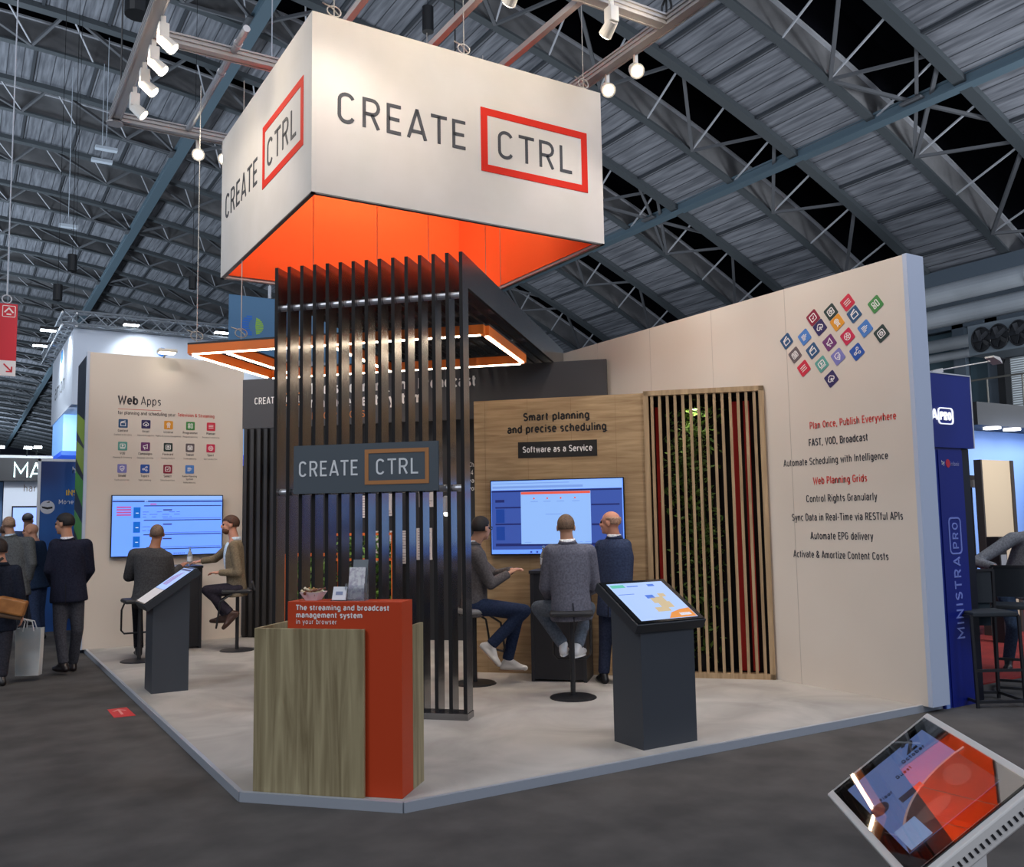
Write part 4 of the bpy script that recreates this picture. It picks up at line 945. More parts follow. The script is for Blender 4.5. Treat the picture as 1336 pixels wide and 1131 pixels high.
stool('black bar stool with low back under the man in cardigan', (3.03, 11.60, P), math.radians(75), .74, None, True)
stool('black bar stool with pale seat left of the right bar table', (4.30, 7.79, P), math.radians(-95), .70, mat('pale seat', (132, 130, 128), .5))
stool('black bar stool in the middle before the right bar table', (4.66, 6.67, P), math.radians(-35), .74)
# sticker on the floor
t = thing('floor_sticker', 'small red arrow sticker on the dark hall carpet', 'sticker', (1.27, 8.65, 0))
obj('sticker', MB().add([(1.19, 8.86, .001), (1.35, 8.87, .001), (1.36, 8.44, .001), (1.19, 8.46, .001), (1.19, 8.86, .003), (1.35, 8.87, .003), (1.36, 8.44, .003), (1.19, 8.46, .003)], [(0,1,2,3), (7,6,5,4), (0,4,5,1), (1,5,6,2), (2,6,7,3), (3,7,4,0)]), mat('red sticker', (206, 56, 56), .6), t)
mb = MB(); mb.stroke(((1.27, 8.65, .003), (1, 0, 0), (0, 1, 0)), [(-.05, .07), (0, .14), (.05, .07)], .02); mb.stroke(((1.27, 8.65, .003), (1, 0, 0), (0, 1, 0)), [(0, .13), (0, -.1)], .02)
obj('arrow', mb, mat('pale mark', (230, 150, 140), .6), t)

# ================================================================ plant stand, posters behind the slats
pst = thing('plant_stand', 'orange framed plant stand full of greenery behind the slat screen', 'plant stand', (3.72, 11.86, P), RZ)
of_ = mat('orange steel', (216, 104, 30), .5)
def frame_box(x0, x1, z1, mids=()):
    mb = MB()
    for x in (x0, x1):
        for y in (0, .3): mb.bar((x, y, 0), (x, y, z1), .03)
    for z in (z1-.015,)+tuple(mids):
        for y in (0, .3): mb.bar((x0, y, z), (x1, y, z), .03)
        for x in (x0, x1): mb.bar((x, 0, z), (x, .3, z), .03)
    return mb
obj('frame', frame_box(0, .62, 1.16, (.5,)), of_, pst, True); obj('frame', frame_box(.66, 1.5, 1.42, (1.08, .5)), of_, pst, True)
obj('planter_box', MB().box((.03, .03, .34), (.59, .27, .5)).box((.69, .03, .34), (1.47, .27, .5)), blackw, pst, True)
fm = MB(); rnd = random.Random(11)
foliage(fm, rnd, (.05, .02, .5), (.6, .28, 1.08), 420, .09); foliage(fm, rnd, (.7, .02, .5), (1.45, .28, 1.36), 700, .10)
fo_ = obj('foliage', fm, leaf, pst, True)
lamp('SPOT', 'spot_beam', (4.0, 10.9, 3.1), (4.15, 11.6, .9), 60, NEUT, .05, 70, .8)
rnd = random.Random(2)
for i, (x, z, w_, h) in enumerate(((1.75, 1.62, .2, .3), (2.05, 1.64, .2, .3), (2.62, 1.75, .22, .42), (1.86, 1.02, .24, .42), (2.2, 1.0, .3, .44), (2.58, 1.05, .22, .42))):
    q = Vector((3.44, 12.92, 0))+DX*x-DN*.02
    t = thing('poster', 'white notice sheet hung on the black corner wall, seen through the slats', 'poster', (q.x, q.y, P+z), RZ, 'notice sheets on the black corner wall')
    obj('sheet', MB().box((0, 0, 0), (w_, .012, h)), mat('sheet white', (206, 200, 200), .7), t, True)
    rows_ = MB()
    for r_ in range(int(h/.035)): rows_.plate(((0, 0, 0), (1, 0, 0), (0, 0, 1)), rect(.02, h-.03-.035*r_, .02+(w_-.04)*rnd.uniform(.5, 1), h-.018-.035*r_), 0, .001)
    obj('print_rows', rows_, mat('faint print', (150, 142, 146), .7), t, True)
lamp('SPOT', 'spot_beam', (5.0, 10.5, 3.2), (5.2, 11.1, 1.2), 40, NEUT, .05, 80, .8)
t = thing('wall_lamp', 'small bright lamp on black wall seen between the rightmost slats', 'lamp', (5.32, 10.62, 2.0), RZ)
q = Vector((3.44, 12.92, 0))+DX*3.02-DN*.06
t.location = (q.x, q.y, 1.72); ROOTINV[t.name] = (Matrix.Translation(t.location) @ Matrix.Rotation(RZ, 4, 'Z')).inverted()
obj('shade', MB().lathe((0, -.02, 0), [(.05, 0), (.05, .2), (.02, .22), (0, .22)], 14), tube_m, t, True)
obj('bulb', MB().lathe((0, -.02, 0), [(.0, -.05), (.03, -.04), (.035, -.01), (.03, 0)], 12), mat('lit bulb', (255, 246, 230), .4, emit=(255, 246, 230), es=8), t, True)
# ================================================================ neighbours on the left
tw = mat('tower white', (216, 222, 232), .7)
t = thing('booth_tower', 'tall white lit booth tower far left behind the Web Apps wall', 'booth', (1.6, 17, 0))
obj('front_panel', MB().box((1.6, 17, 3.70), (6.2, 17.05, 5.02)), tw, t)
obj('left_panel', MB().box((1.6, 17.05, 3.70), (1.65, 21, 5.02)), tw, t)
obj('tower_post', MB().box((5.6, 20, 0), (5.9, 20.3, 2.95)), tw, t); obj('soffit', MB().box((1.65, 17.05, 3.71), (6.2, 21, 3.76)), tw, t)
glowb = mat('lit blue glass', (150, 196, 245), .3, emit=(120, 178, 250), es=.75)
obj('glass_room', MB().box((1.62, 18.6, 3.02), (6.0, 20.8, 3.70)), glowb, t)
obj('blue_floor_band', MB().box((1.60, 18.57, 2.94), (6.0, 20.82, 3.02)), mat('lit blue band', (50, 90, 220), .4, emit=(50, 96, 230), es=.8), t)
text('lettering', 'amon', ((1.6, 20.3, 4.15), (0, -1, 0), (0, 0, 1)), .42, grey_b, t, 2.0)
obj('drop_mark', MB().plate(((1.6, 19.0, 4.85), (0, -1, 0), (0, 0, 1)), [(.16*cos(a), .13*sin(a)) for a in [2*pi*i/12 for i in range(12)]], 0, .004), mat('logo blue', (60, 130, 210), .6), t)
obj('logo_dot', MB().plate(((3.05, 17, 4.72), (1, 0, 0), (0, 0, 1)), [(.10*cos(a), .08*sin(a)) for a in [2*pi*i/14 for i in range(14)]], 0, .004), mat('logo blue', (60, 130, 210), .6), t)
trm = mat('truss metal', (196, 202, 208), .35, .7)
def truss(mb, p, q, s_=.22):
    p, q = Vector(p), Vector(q); d = (q-p); L = d.length; d.normalize(); sd = d.cross(Vector((0, 0, 1))); u_ = Vector((0, 0, 1)); h = s_/2
    cs = [sd*a*h+u_*b*h for a, b in ((-1,-1),(1,-1),(1,1),(-1,1))]
    for c in cs: mb.cyl(p+c, q+c, .02, n=6)
    n_ = int(L/.22)
    for k in range(n_):
        a, b = p+d*L*k/n_, p+d*L*(k+1)/n_
        for i in range(4):
            c0, c1 = cs[i], cs[(i+1) % 4]
            mb.cyl(a+(c0 if k % 2 else c1), b+(c1 if k % 2 else c0), .010, n=5, cap=False)
t = thing('truss_frame', 'square silver lattice truss running round the top of the white tower', 'truss', (1.5, 16.85, 5.15))
mb = MB(); truss(mb, (1.42, 16.85, 5.15), (6.2, 16.85, 5.15)); obj('front_truss', mb, trm, t)
mb = MB(); truss(mb, (1.52, 16.9, 5.15), (1.52, 21.2, 5.15)); obj('side_truss', mb, trm, t)
for (x, y, z), lb in (((2.45, 16.55, 5.07), 'bright floodlight on the front truss, left one'), ((3.98, 16.55, 5.08), 'bright floodlight on the front truss, beside the orange frame wires'),
        ((1.25, 17.6, 5.06), 'bright floodlight on the side truss, nearer one'), ((1.22, 19.0, 5.03), 'bright floodlight on the side truss, farther one')):
    t = thing('floodlight', lb, 'light', (x, y, z))
    obj('housing', MB().box((x-.13, y-.08, z), (x+.13, y+.08, z+.05)), blackw, t)
    obj('bracket', MB().bar((x, y, z+.04), (x+(.28 if x < 1.4 else 0), y+(0 if x < 1.4 else .28), z+.08), .025), blackw, t)
    obj('lens', MB().box((x-.12, y-.07, z-.012), (x+.12, y+.07, z)), mat('flood lens', (240, 248, 255), .4, emit=(236, 246, 255), es=14), t)
    lamp('SPOT', 'spot_beam', (x, y, z-.03), (x+(0.5 if x > 1.4 else .6), y+(.6 if x > 1.4 else 0), z-1.3), 55, (.85, .93, 1), .05, 130, .9)
# banner, lit MA booth
bl_m = noisy('banner blue', (24, 44, 96), (40, 110, 190), scale=(.6, 1, .55), nscale=1.0, detail=2, rough=.5)
t = thing('banner_wall', 'blue banner wall with white edge and ball picture behind the man in dark suit', 'banner', (1.08, 16, 0))
obj('panel', MB().box((1.10, 16, 0), (1.95, 16.05, 2.65)), bl_m, t)
obj('edge_profile', MB().box((1.06, 15.99, 0), (1.10, 16.06, 2.69)).box((1.06, 15.99, 2.65), (1.95, 16.06, 2.69)), mat('white edge profile', (214, 216, 220), .5), t)
fB = lambda x, z: ((x, 16, z), (1, 0, 0), (0, 0, 1))
text('lettering', 'h', fB(1.545, 2.47), .14, glyph_m, t); text('lettering', 'INS', fB(1.465, 2.115), .12, mat('yellow letters', (232, 186, 52), .6), t, .16, bold=.03)
text('lettering', 'Moneti', fB(1.365, 1.98), .095, glyph_m, t, .27)
b_ = obj('ball_print', MB().plate(fB(1.205, 1.93), [(.105*cos(a), .105*sin(a)) for a in [2*pi*i/24 for i in range(24)]], 0, .004), mat('ball print', (196, 198, 206), .5), t)
obj('ball_patch', MB().plate(fB(1.205, 1.93), [(-.07, -.015), (.0, -.035), (.075, -.02), (.07, .01), (0, .0), (-.08, .015)], .004, .006).plate(fB(1.205, 1.93), [(-.02, .07), (.03, .095), (.03, .07)], .004, .006), dark_ink, b_)
t = thing('side_wall', 'dark navy wall with lime green slanted stripes left of the Web Apps wall', 'wall', (1.4, 13, 0))
obj('panel', MB().box((1.395, 13.01, 0), (1.45, 14.05, 3.88)), mat('dark navy', (26, 34, 50), .5), t)
lime = mat('lime green', (150, 176, 48), .5); green = mat('mid green', (84, 160, 62), .5)
fN = ((1.395, 0, 0), (0, -1, 0), (0, 0, 1))
for z, m_ in ((3.0, lime), (2.62, lime), (2.2, green), (1.65, green)):
    obj('stripe', MB().plate(fN, [(-14.0, z+.20), (-14.0, z-.05), (-13.05, z-.34), (-13.05, z-.0)], 0, .003), m_, t)
t = thing('lit_booth', 'dark booth fascia with white lit letters MA above a pale wall', 'booth', (.5, 19, 0))
obj('fascia', MB().box((-1.2, 19, 2.48), (1.5, 19.5, 2.9)), mat('dark fascia', (44, 44, 46), .6), t)
obj('edge_profile', MB().box((-1.2, 18.98, 2.9), (1.5, 19.5, 2.95)), mat('white edge profile', (214, 216, 220), .5), t)
obj('wall', MB().box((.72, 19.2, 0), (1.5, 19.3, 2.48)), tw, t)
obj('side_panel', MB().box((-1.2, 19.6, 0), (.72, 19.7, 2.48)), mat('booth blue', (120, 156, 196), .5), t)
mb = MB(); lettering(mb, 'MA', ((0, 19, 0), (1, 0, 0), (0, 0, 1)), .855, 2.545, .27, .47, .085, .08, 0, .02); obj('lit_letters', mb, mat('lit letters', (235, 255, 255), .4, emit=(220, 255, 255), es=2.2), t)
text('lettering', 'harr', ((1.04, 19.2, 2.29), (1, 0, 0), (0, 0, 1)), .18, grey_ink, t)
t = thing('wall_screen', 'small lit screen on the pale wall below the MA sign', 'screen', (.86, 19.15, 1.5))
obj('bezel', MB().box((.86, 19.15, 1.42), (1.5, 19.2, 2.02)), bez, t)
obj('display', MB().plate(((0, 19.15, 0), (1, 0, 0), (0, 0, 1)), rect(.88, 1.45, 1.5, 1.99), 0, .003), mat('screen lilac', (150, 170, 240), .3, emit=(130, 158, 240), es=1.0), t)
for (x, y, z), lb in (((.62, 18.7, 3.06), 'small floodlight over the MA sign, leftmost'), ((1.06, 18.7, 3.06), 'small floodlight over the MA letters, middle one'), ((1.22, 18.7, 3.07), 'brightest small floodlight over the MA letters, rightmost')):
    t = thing('floodlight', lb, 'light', (x, y, z))
    obj('housing', MB().box((x-.07, y-.05, z), (x+.07, y+.05, z+.05)), blackw, t); obj('arm', MB().bar((x, y, z+.04), (x, y+.3, z-.12), .02), blackw, t)
    obj('lens', MB().box((x-.065, y-.052, z-.01), (x+.065, y+.045, z+.03)), mat('flood lens', (240, 248, 255), .4, emit=(236, 246, 255), es=14), t)
lamp('AREA', 'booth_fill', (1.1, 17.2, 3.6), (1.1, 18.2, 1), 60, (.85, .93, 1), (1.5, .3))
# red exit sign and blue banner, hung
t = thing('exit_sign', 'red hanging exit sign with white strip and arrow at the left edge', 'sign', (.2, 12, 4.25))
obj('board', MB().box((-.12, 12, 3.56), (.525, 12.02, 4.235)), mat('exit red', (206, 34, 52), .5), t)
obj('white_strip', MB().box((-.12, 12, 3.38), (.525, 12.02, 3.56)), mat('exit white', (230, 226, 226), .5), t)
text('lettering', 'Exit', ((.17, 12, 3.43), (1, 0, 0), (0, 0, 1)), .14, mat('exit red', (206, 34, 52), .5), t)
fE = ((0, 12, 0), (1, 0, 0), (0, 0, 1)); mb = MB()
mb.stroke(fE, [(.40, 3.52), (.48, 3.435)], .016); mb.stroke(fE, [(.425, 3.43), (.483, 3.432), (.483, 3.49)], .016); obj('arrow', mb, mat('exit red', (206, 34, 52), .5), t)
mb = MB(); mb.stroke(fE, rrect(.435, 4.145, .13, .13, .01), .008, closed=True); mb.stroke(fE, [(.39, 4.13), (.435, 4.185), (.48, 4.13)], .016); mb.stroke(fE, [(.41, 4.11), (.46, 4.11)], .016); obj('pictogram', mb, glyph_m, t)
obj('hook', MB().tube([(.2+.05*cos(a*pi/6), 12.01, 4.29+.05*sin(a*pi/6)) for a in range(12)], .008, 5, True).tube([(.41+.05*cos(a*pi/6), 12.01, 4.29+.05*sin(a*pi/6)) for a in range(12)], .008, 5, True).cyl((.41, 12.01, 4.34), (.41, 12.01, azx(.4)), .008, n=5), steel_l, t)
t = thing('hanging_banner', 'blue square hanging banner with striped blue and green eye emblem', 'banner', (4.4, 16.2, 5.6))
obj('cloth', MB().box((4.02, 16.2, 4.62), (6.4, 16.23, 5.72)), mat('banner slate blue', (84, 124, 158), .7), t)
fK = ((4.43, 16.2, 5.17), (1, 0, 0), (0, 0, 1)); m1, m2 = MB(), MB()
for i in range(9):
    z = -.165+.041*i; a = sqrt(max(0, .19**2-z*z)); b = sqrt(max(0, .10**2-z*z)); 
    m1.plate(fK, [(-a, z), (-b*.6, z), (-b*.6, z+.03), (-a, z+.03)], 0, .003)
for i in range(9):
    z = -.14+.035*i; a = sqrt(max(0, .19**2-z*z)); b = .06+.06*abs(z)*2
    m2.plate(fK, [(b, z), (a+.02, z*.85), (a+.02, z*.85+.018), (b, z+.028)], 0, .003)
obj('blue_emblem', m1, mat('emblem blue', (40, 110, 200), .6), t); obj('green_emblem', m2, mat('emblem green', (150, 196, 60), .6), t)
obj('hanger', MB().cyl((4.75, 16.21, 5.72), (4.75, 16.21, azx(4.75)), .012, n=6).cyl((4.75, 16.21, 5.72), (4.75, 16.21, 5.95), .03, n=8), steel_l, t)

# ================================================================ neighbours on the right
nb = noisy('booth navy', (14, 30, 110), (24, 44, 140), scale=(1, 1, .4), nscale=.8, detail=2, rough=.4); nd = mat('booth deep navy', (12, 30, 124), .4); litw = mat('lit white', (255, 255, 255), .4, emit=(245, 248, 255), es=.8)
t = thing('blue_pillar', 'deep blue booth pillar with upright white lettering beside the right white wall', 'pillar', (7.0, 4.7, 0))
obj('column', MB().box((6.99, 4.68, 0), (7.43, 5.3, 2.16)), nb, t)
obj('header', MB().box((6.985, 4.66, 2.16), (7.60, 5.32, 2.80)), nb, t)
obj('inset', MB().box((7.085, 4.672, .0), (7.425, 4.68, 2.14)), nd, t)
obj('light_strip', MB().box((7.0, 4.674, 0), (7.05, 4.68, 2.14)), mat('pale strip', (120, 150, 210), .5), t)
obj('edge_line', MB().box((7.592, 4.655, 2.16), (7.602, 4.662, 2.80)).box((6.985, 4.655, 2.795), (7.602, 4.662, 2.805)), mat('white edge profile', (214, 216, 220), .5), t)
obj('rear_wall', MB().box((7.15, 5.33, 0), (7.3, 9, 2.99)), nd, t); obj('dark_wing', MB().box((7.432, 4.72, 0), (7.60, 5.3, 2.158)), mat('wing black', (14, 16, 30), .3), t)
fP = lambda y: ((0, y, 0), (1, 0, 0), (0, 0, 1))
mb = MB(); lettering(mb, 'A', fP(4.66), 7.00, 2.395, .085, .085, .17, .1, 0, .012); mb.stroke(fP(4.66), rrect(7.20, 2.43,   .20, .135, .03), .008, 0, .012, True)
lettering(mb, 'PRO', fP(4.66), 7.125, 2.395, .07, .15, .11, .25, 0, .012); obj('lit_logo', mb, litw, t)
text('lettering', 'by', ((7.125, 4.672, 2.015), (1, 0, 0), (0, 0, 1)), .05, glyph_m, t); text('lettering', 'infomir', ((7.255, 4.672, 2.005), (1, 0, 0), (0, 0, 1)), .05, mat('faint lilac', (150, 150, 200), .6), t, .12)
rd = obj('red_dot', MB().plate(((7.215, 4.672, 2.025), (1, 0, 0), (0, 0, 1)), [(.03*cos(a), .036*sin(a)) for a in [2*pi*i/14 for i in range(14)]], 0, .003), mat('dot red', (196, 40, 60), .5), t)
up_ = lambda z: ((0, 4.672, 0), (0, 0, 1), (-1, 0, 0))
lil = mat('pale lilac letters', (104, 118, 190), .5, emit=(140, 156, 226), es=.1)
mb = MB(); f_ = ((7.30, 4.672, 0), (0, 0, 1), (-1, 0, 0)); lettering(mb, 'MINISTRA', f_, .55, 0, .09, .68, .15, .22); obj('lettering', mb, lil, t)
mb = MB(); mb.stroke(f_, rrect(1.41, .045, .30, .16, .035), .014, 0, .004, True); lettering(mb, 'PRO', f_, 1.30, .008, .075, .22, .16, .25); obj('lettering', mb, lil, t)
def arm_lamp(label, p, q, h):
    t = thing('arm_lamp', label, 'lamp', p)
    obj('clamp', MB().bar((p[0]-.03, p[1], p[2]), (p[0]+.12, p[1], p[2]+.035), .05, .035), spot_w, t)
    obj('arm', MB().cyl((p[0]+.1, p[1], p[2]+.035), q, .006, n=6), spot_w, t)
    q = Vector(q); obj('head', MB().rings([[q+Vector((x, y, z)) for x, y, z in sec] for sec in ([(-.01, -.04, .045), (-.01, .04, .045), (-.01, .04, .03), (-.01, -.04, .03)], [(.07, -.05, .035), (.07, .05, .035), (.07, .05, .0), (.07, -.05, .0)], [(.11, -.045, -.0), (.11, .045, -.0), (.11, .045, -.02), (.11, -.045, -.02)])]), spot_w, t)
    obj('guard', MB().tube([q+Vector((.1, -.04, .03)), q+Vector((.18, -.03, .03)), q+Vector((.21, 0, -.01)), q+Vector((.18, .03, .03)), q+Vector((.1, .04, .03))], .006, 6), blackw, t)
arm_lamp('white arm lamp clamped on top of the blue pillar', (7.18, 4.74, 2.81), (7.74, 4.55, 2.93), 0)
arm_lamp('white arm lamp just right of the white wall, half hidden behind it', (7.25, 5.6, 3.0), (7.68, 5.45, 3.13), 0)
tag(obj('red_carpet', MB().box((7.62, 5.12, 0), (15, 8.5, .012)), noisy('red carpet', (120, 30, 26), (150, 40, 34), nscale=3, rough=.95)), 'red carpet of the neighbouring booth at the right edge', 'carpet')
t = thing('partition_panel', 'cream partition panel with dark edges at the right edge', 'panel', (11.8, 7, 0))
obj('panel', MB().box((11.53, 7, .012), (12.20, 7.06, 2.30)), mat('cream panel', (220, 204, 176), .7), t)
obj('edge', MB().box((11.50, 6.98, .012), (11.53, 7.08, 2.30)).box((12.20, 6.98, .012), (12.26, 7.08, 2.30)), mat('dark edge', (70, 66, 64), .5), t)
t = thing('display_stand', 'black upright display box with pale label before the cream panel', 'stand', (11.0, 6.6, 0))
obj('body', MB().box((10.98, 6.5, .012), (11.14, 6.66, 1.30)), blackw, t)
obj('label', MB().box((11.0, 6.494, .92), (11.12, 6.50, 1.08)), mat('grey label', (150, 156, 164), .6), t)
t = thing('far_booth', 'pale blue lit booth with round ceiling lights behind the cream panel', 'booth', (19, 11, 0))
obj('wall', MB().box((17.0, 11, 0), (26, 11.1, 3.3)), mat('pale blue wall', (140, 176, 236), .6), t)
obj('wall', MB().box((21.2, 8, 0), (21.3, 11, 3.3)), mat('pale blue wall', (140, 176, 236), .6), t)
obj('fascia', MB().box((16.8, 10.2, 3.3), (26, 11.1, 3.75)), mat('dark fascia', (44, 44, 46), .6), t)
obj('emblem', MB().plate(((18.75, 11, 2.05), (1, 0, 0), (0, 0, 1)), rrect(0, 0, .2, .26, .08), 0, .004), grey_b, t)
lm = MB()
for x, y in ((17.6, 10.4), (18.3, 10.4), (19.2, 10.4)): lm.cyl((x, y, 3.26), (x, y, 3.30), .16, n=16)
obj('ceiling_light', lm, mat('lit disc', (255, 255, 255), .4, emit=(250, 250, 255), es=6), t)
lamp('AREA', 'booth_fill', (19, 9.6, 3.2), (19, 11, 1.4), 30, (.62, .74, 1), (3, .6))  # bluish area light added so the pale wall reads as lit
lamp('AREA', 'booth_fill', (11.6, 5.0, 3.0), (11.8, 7, 1.2), 45, (1, .9, .78), (1, .4))  # unseen area light added to brighten the cream panel
t = thing('dome_lamp', 'dark dome lamp in front of the pale blue wall at right', 'lamp', (14.2, 8.75, 2.0))
obj('shade', MB().lathe((14.35, 8.9, 2.02), [(.21, 0), (.18, .12), (.05, .2), (0, .205)], 18), mat('lamp bronze', (70, 62, 54), .4), t)
obj('pole', MB().cyl((14.35, 8.9, .0), (14.35, 8.9, 2.2), .015, n=6), blackw, t)
# black wire bar chairs
def bar_chair(label, x, y, rz, cloth=None):
    t = thing('bar_chair', label, 'chair', (x, y, 0), rz, None)
    mb = MB()
    for sx_ in (-.2, .2):
        mb.bar((sx_, -.2, 0), (sx_, -.17, 1.10), .022); mb.bar((sx_, .2, 0), (sx_, .18, .74), .022); mb.bar((sx_, -.2, .05), (sx_, .2, .05), .022); mb.bar((sx_, -.18, .74), (sx_, .18, .74), .022)
    for y_, z in ((-.2, .05), (.2, .05), (-.17, 1.10), (.19, .3)): mb.bar((-.2, y_, z), (.2, y_, z), .022)
    obj('frame', mb, stool_m, t, True)
    obj('seat', MB().box((-.19, -.17, .735), (.19, .19, .775)), mat('chair cloth', (34, 40, 46), .8), t, True, bevel=.01)
    obj('backrest', MB().box((-.18, -.185, .82), (.18, -.165, 1.09)), mat('chair cloth', (34, 40, 46), .8), t, True)
    if cloth: obj('hanging_cloth', MB().box((-.17, -.2, .62), (.1, -.187, .86)), mat('dark cloth', (44, 58, 66), .9), t, True)
    return t
bar_chair('black wire bar chair with dark backrest beside the blue pillar', 7.50, 4.62, math.radians(150), True)
bar_chair('black wire bar chair cut by the right edge of the picture', 8.25, 4.75, math.radians(120))
# ================================================================ people
def remesh(o, vox, sm=4, fac=.5):
    r = o.modifiers.new('remesh', 'REMESH'); r.mode = 'VOXEL'; r.voxel_size = vox; r.use_smooth_shade = True
    s_ = o.modifiers.new('smooth', 'SMOOTH'); s_.factor = fac; s_.iterations = sm
    return o
def fabric(name, c, k=1.18, ns=60): return noisy('cloth '+name, c, tuple(min(255, int(v*k)+4) for v in c), nscale=ns, detail=3, rough=.9, spec=.15)
SKIN = {}
def person(label, J, face, skin=(196, 150, 122), hair=None, hair_c=(40, 30, 24), top=('jacket', (50, 52, 60)), legs=(40, 42, 50), shoes=(30, 24, 22), collar=None,
           pose='stand', build=1., extras=(), group=None, shirt=None, sole=None, hands=True, tilt=0.):
    J = {k: Vector(v) for k, v in J.items()}
    hip = (J['hipL']+J['hipR'])/2; neck = J['neck']; hd = J['head']
    base = Vector((hip.x, hip.y, min(J['toL'].z, J['toR'].z)-.035))
    t = thing('person', label, 'person', base, 0, group)
    up = (neck-hip).normalized()
    rv = (J['shR']-J['shL']); rv = (rv-up*rv.dot(up)).normalized(); fv = up.cross(rv)
    hv = J['hipR']-J['hipL']; hv.z = 0; hv.normalize()
    f = Vector(face).normalized(); hr = f.cross(Vector((0, 0, 1))).normalized(); hu = hr.cross(f)
    sk = mat('skin %d %d %d' % skin, skin, .5, spec=.35)
    b = MB()
    # head
    b.ell(hd+hu*.025-f*.012, hr*.074, f*.094, hu*.086, 16, 12); b.ell(hd-hu*.035+f*.028, hr*.057, f*.062, hu*.078, 14, 10)
    b.ell(hd-hu*.088+f*.066, hr*.026, f*.022, hu*.02, 10, 6); b.ell(hd+hu*.022+f*.078, hr*.05, f*.014, hu*.012, 10, 6)
    b.ell(hd-hu*.018+f*.096, hr*.013, f*.020, hu*.026, 8, 6); b.ell(hd-hu*.032+f*.098, hr*.018, f*.014, hu*.011, 8, 6)
    b.ell(hd-hu*.06+f*.083, hr*.024, f*.010, hu*.011, 8, 6)
    for s_ in (-1, 1):
        b.ell(hd+hr*.076*s_-hu*.006-f*.01, hr*.010, f*.020, hu*.031, 8, 6); b.ell(hd+hr*.036*s_-hu*.022+f*.066, hr*.022, f*.02, hu*.02, 8, 6)
    b.caps(hd-hu*.03-f*.02, neck-up*.03, .054, .062, 14); b.caps(neck-up*.02, neck-up*.12, .07, .10, 12)
    # slim trunk and limbs inside the clothes
    b.caps(neck-up*.1, hip, .09, .10, 14)
    for s_ in 'LR':
        b.caps(neck-up*.08, J['sh'+s_], .05, .045, 10); b.caps(J['sh'+s_], J['el'+s_], .042, .035, 10); b.caps(J['el'+s_], J['wr'+s_], .036, .026, 10)
        b.caps(hip, J['hip'+s_], .08, .07, 10); b.caps(J['hip'+s_], J['kn'+s_], .065, .045, 10); b.caps(J['kn'+s_], J['an'+s_], .045, .032, 10); b.caps(J['an'+s_], J['an'+s_]*.8+J['to'+s_]*.2, .03, .025, 8)
        d = (J['wr'+s_]-J['el'+s_]).normalized(); sg = 1 if s_ == 'R' else -1
        pn = Vector((0, 0, -1)) if abs(d.z) < .75 else -rv*sg
        pn = (pn-d*pn.dot(d)).normalized(); sd = d.cross(pn).normalized(); w0 = J['wr'+s_]
        inner = -1 if sd.dot(rv*sg) > 0 else 1
        b.ell(w0+d*.045, d*.056, sd*.041, pn*.016, 12, 8)
        for i, ln in enumerate((.064, .074, .069, .052)):
            k = (i-1.5)*.0215; bs = w0+d*.082+sd*k*-inner; d1 = (d+sd*(-inner*k*3.2)+pn*.25).normalized(); d2 = (d*.75+pn*.75).normalized()
            p1 = bs+d1*ln*.55; b.caps(bs, p1, .0088, .0082, 8); b.caps(p1, p1+d2*ln*.5, .0082, .0070, 8)
        tb = w0+d*.025+sd*inner*.034; td = (d*.7+sd*inner*.6+pn*.35).normalized(); p1 = tb+td*.036
        b.caps(tb, p1, .0125, .010, 8); b.caps(p1, p1+(d*.95+pn*.3).normalized()*.032, .0098, .008, 8)
    bo = remesh(obj('body', b, sk, t, smooth=True), .0085, 3, .45)
    ey = MB()
    for s_ in (-1, 1): ey.ball(hd+hr*.033*s_+hu*.004+f*.078, .0125, 8)
    obj('eyes', ey, mat('eye dark', (46, 36, 32), .2), t, smooth=True)
    obj('lips', MB().ell(hd-hu*.06+f*.090, hr*.022, f*.007, hu*.007, 8, 6), mat('lips', (150, 92, 82), .5), t, smooth=True)
    if hair:
        hb = MB(); c = hd+hu*.028-f*.014; th = 1.06 if hair in ('buzz', 'fringe') else 1.13
        n_, m_ = 28, 20; ee = MB().ell(c, hr*.074*th, f*.094*th, hu*.086*th*(1.0 if hair != 'full' else 1.05), n_, m_)
        keep = []
        for fc in ee.f:
            q = sum((ee.v[i] for i in fc), Vector())/len(fc)-c; fx_, uz_ = q.dot(f)/.094, q.dot(hu)/.086
            sx_ = abs(q.dot(hr))/.074
            lim = .30 if hair != 'fringe' else .1
            ok = (uz_ > .42 and hair != 'fringe') or (uz_ > -.75 and fx_ < .12+lim*max(0, uz_)) or (uz_ > .15 and fx_ < .5 and hair != 'fringe')
            if uz_ < (-.52 if hair == 'full' else -.42): ok = False
            if sx_ > .72 and uz_ < .0 and fx_ > -.30: ok = False
            if hair == 'fringe' and uz_ > .35: ok = False
            if hair == 'short' and uz_ < -.45 and fx_ > -.2: ok = False
            if ok: keep.append(fc)
        ee.f = keep
        ho = obj('hair', ee, noisy('hair %d %d %d' % hair_c, hair_c, tuple(min(255, int(v*1.35)) for v in hair_c), nscale=90, rough=.7), t, smooth=True)
        so = ho.modifiers.new('solid', 'SOLIDIFY'); so.thickness = .012; so.offset = -1
    # upper garment
    kind, tc = top; g = MB(); B = build
    fm_ = fabric('%d %d %d' % tc, tc)
    lo = {'stand': -.26, 'sit': -.16}[pose] if kind in ('jacket', 'cardigan') else (-.1 if pose == 'stand' else -.08)
    L = (neck-hip).length
    secs = []
    prof = [(lo, .185, .135, 0.), (lo+.04, .19, .14, 0), (.0, .178, .132, 0), (.25, .168, .125, .005), (.5, .178, .13, .01), (.68, .188, .128, .01), (.84, .175, .112, 0), (.93, .12, .085, -.01), (.985, .072, .068, -.01)]
